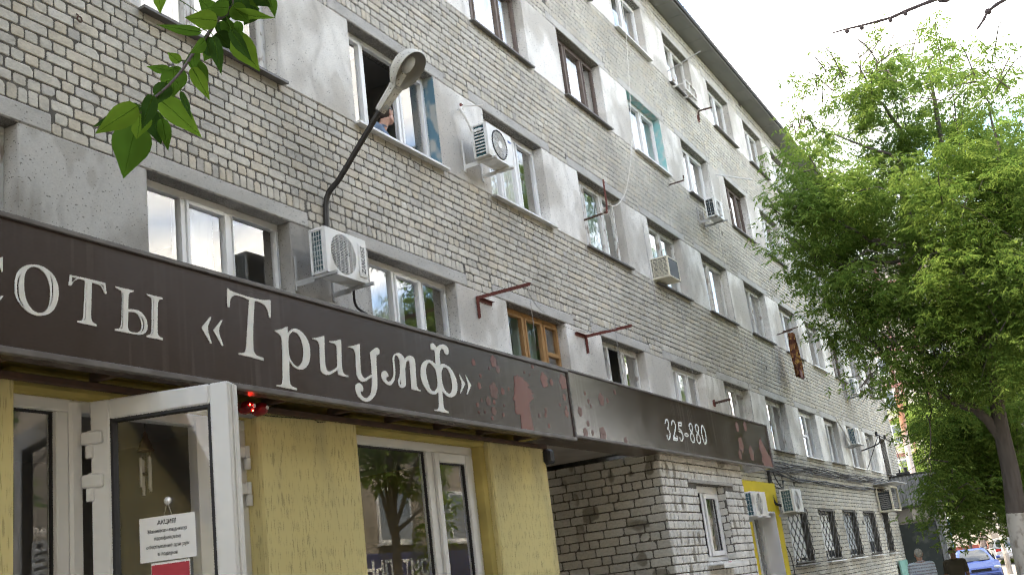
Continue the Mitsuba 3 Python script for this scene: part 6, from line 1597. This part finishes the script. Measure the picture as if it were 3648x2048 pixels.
K = thing('low_building', 'low white building with red plinth and pale roof at the yard end', 'building')
LX = 76.3; gz = ground_z(76)
put('wall', MB().box(LX, LX + 5, -1.9, 4.2, gz + 1.05, 3.12).mesh(), 'low_white', K)
put('plinth', MB().box(LX - .06, LX + 5, -1.9, 4.2, gz - .1, gz + 1.05).mesh(), 'plinth_red', K)
put('cornice', MB().box(LX - .1, LX + 5, -1.9, 4.2, 3.12, 3.20).mesh(), 'rust_red', K)
put('roof', MB().add([[LX - .15, -2, 3.2], [LX - .15, 4.3, 3.2], [LX + 4, 4.3, 5.0], [LX + 4, -2, 5.0]], [[3, 2, 1, 0]]).mesh(), 'roof_pale', K)
for y in (1.35, 3.4): put('downpipe', MB().tube([[LX - .12, y, gz], [LX - .12, y, 3.15]], .06, 6).mesh(), 'panel_grey', K)
for y in (-.62, .3, ): put('pilaster', MB().box(LX - .16, LX, y - .28, y + .28, gz + 1.05, 3.1).mesh(), 'panel_grey', K)
K = thing('pink_building', 'pink rendered building with white pilasters behind the parked silver cars', 'building')
PX = 84.
put('wall', MB().box(PX, PX + 6, -9, -2.0, gz - .1, 8.2).mesh(), 'panel_beige', K)
put('plinth', MB().box(PX - .08, PX, -9, -2.0, gz - .1, gz + 1.5).mesh(), 'plinth_red', K)
for y in (-8.4, -6.6, -4.8, -3.0, -2.2):
    put('pilaster', MB().box(PX - .22, PX, y - .22, y + .22, gz + 1.5, 7.8).mesh(), 'low_white', K)
for y in (-7.5, -5.7, -3.9):
    W = numbered(K + '__window')
    for zb in (2.6, 5.4):
        put('pane', MB().box(PX - .03, PX, y - .45, y + .45, zb, zb + 1.6).mesh(), 'far_window', W)
        put('frame', MB().box(PX - .05, PX - .031, y - .5, y - .45, zb, zb + 1.6).box(PX - .05, PX - .031, y + .45, y + .5, zb, zb + 1.6).box(PX - .05, PX - .031, y - .03, y + .03, zb, zb + 1.6).mesh(), 'pvc_white', W)
put('roof', MB().box(PX - .4, PX + 6.3, -9.3, -1.8, 8.2, 8.5).mesh(), 'roof_dark', K)
K = thing('painted_flue', 'tall flue pipe with peeling orange and white paint behind the metal porch', 'chimney')
fl = np.array([[55., 1.66, ground_z(55)], [55., 1.62, 5.2], [55., 1.56, 7.2], [55., 1.48, 9.2]])
put('shaft', MB().tube(smooth_line(fl, 6), .155, 14).mesh(), 'flue_paint', K, smooth=60)
put('collar', MB().tube([[55, 1.54, 7.14], [55, 1.54, 7.22]], .21, 14).cbox(54.9, 55.1, 1.0, 2.05, 7.15, 7.20, .01).mesh(), 'panel_grey', K)
put('top_pipe', MB().tube([[55., 1.48, 9.2], [55., 1.47, 9.28]], .18, 12).tube([[55., 1.47, 9.2], [55., 1.5, 12.4]], .085, 9).mesh(), 'seam_red', K)
K = thing('blue_pole', 'thin pale blue pole standing in front of the low white building', 'pole')
put('shaft', MB().tube([[46.5, -.50, ground_z(46)], [46.48, -.535, 2.62]], .042, 8).mesh(), 'pole_blue', K)
put('cap', MB().add(*ball((46.48, -.535, 2.63), .055, 1)).mesh(), 'pole_blue', K, smooth=True)
K = thing('concrete_post', 'pale mottled concrete post leaning in front of the silver car', 'post')
put('shaft', MB().tube([[51.65, -2.02, ground_z(51) - .1], [51.65, -1.98, 3.2]], .10, 9).mesh(), 'whitewash', K)
put('base', MB().tube([[51.65, -2.02, ground_z(51) - .1], [51.65, -2.02, ground_z(51) + .9]], .125, 9).mesh(), 'panel_grey', K)
gr = np.random.default_rng(77)
gb = MB()
for i in range(1500):
    x, y = 66 + gr.random() * 8, -1.6 + gr.random() * 1.2
    h = .10 + .15 * gr.random(); a = gr.random() * 6.28
    q = np.array([x, y, ground_z(x) - .01]); s_ = np.array([math.cos(a), math.sin(a), 0]) * .02
    gb.add([q - s_, q + s_, q + [gr.normal() * .05, gr.normal() * .05, h]], [[0, 1, 2]])
put('grass', gb.mesh(), 'leaf_pale', uv=np.full((sum(len(v) for v in gb.v), 2), .5)); tag('grass', 'short grass beside the walking man', 'grass', kind='stuff')

# ------------------------------------------------------------------ across the street, seen in the window glass
K = thing('opposite_building', 'brick building across the street, seen only as a reflection in the window glass', 'building')
OY = -16.6
put('wall', MB().box(-45, 32, OY - 9, OY, 0, 12.0).mesh(), 'facing_brick', K)
put('roof', MB().box(-45.3, 32.3, OY - 9, OY + .5, 12.0, 12.35).mesh(), 'roof_dark', K)
for i, z in enumerate((.9, 3.75, 6.6, 9.45)):
    for x in np.arange(-10, 31, 3.4):
        W = numbered(K + '__window')
        put('frame', MB().box(x - .85, x + .85, OY, OY + .05, z, z + 1.6).mesh(), 'pvc_white', W)
        put('pane', MB().box(x - .76, x - .06, OY + .05, OY + .055, z + .1, z + 1.5).box(x + .06, x + .76, OY + .05, OY + .055, z + .1, z + 1.5).mesh(), 'far_window', W)
        put('sill', MB().box(x - .95, x + .95, OY, OY + .18, z - .08, z - .02).mesh(), 'sill_white', W)
K2 = thing('added_opposite_block', 'plain unseen block added across the street to darken part of the sign reflection', 'building')  # unseen block, added to darken the right part of the small sign reflection
put('wall', MB().box(58, 92, OY - 5, OY - .5, 0, 13.5).mesh(), 'facing_brick', K2)
put('roof', MB().box(57.7, 92.3, OY - 5.3, OY - .2, 13.5, 13.8).mesh(), 'roof_dark', K2)
K = thing('blue_shop_banner', 'dark blue shop banner across the street with white Cyrillic lettering', 'signboard')
put('board', MB().cbox(17, 31, OY + .06, OY + .2, 2.55, 3.45, .02).mesh(), 'banner_blue', K)
tm = meshkit.text_mesh('СТРОИТЕЛЬНАЯ', .5, .02, bold=True); v = np.array(tm.vertices)
put('lettering', (np.stack([24 + v[:, 0].max() * .5 - v[:, 0], OY + .201 + v[:, 2], 2.75 + v[:, 1]], 1), tm.faces), 'sign_white', K)
for k, (x, y, h, r) in enumerate(((8., -13.5, 8.5, 1.8), (19.0, -13.2, 9.0, 2.2), (25.5, -13., 10., 2.2))):
    K = thing('street_tree', ('nearest tree across the road, reflected in the shop window', 'middle tree across the road, reflected in the second floor glass', 'farthest and tallest tree across the road, beside the gap between blocks')[k], 'tree', 'street trees across the road')
    b = MB().tube(smooth_line([[x, y, -.1], [x + .1, y, h * .4], [x, y + .1, h * .85]], 4), np.linspace(.16, .04, 9), 8)
    g = np.random.default_rng(90 + k); lob = []
    for i in range(10):
        q = np.array([x + g.normal() * r * .5, y + g.normal() * r * .5, h * (.45 + .5 * g.random())])
        lob.append((*q, r * .5, r * .5, 1)); b.tube([[x, y, h * .4], q], [.06, .015], 5)
    put('trunk', b.mesh(), 'bark', K)
    V_, F_, uv = leaflets(lobe_points(lob, 160, 95 + k), 4, .20, .4, 99 + k, .4)
    put('crown', (V_, F_), 'leaf_maple', K, kind='stuff', uv=uv)
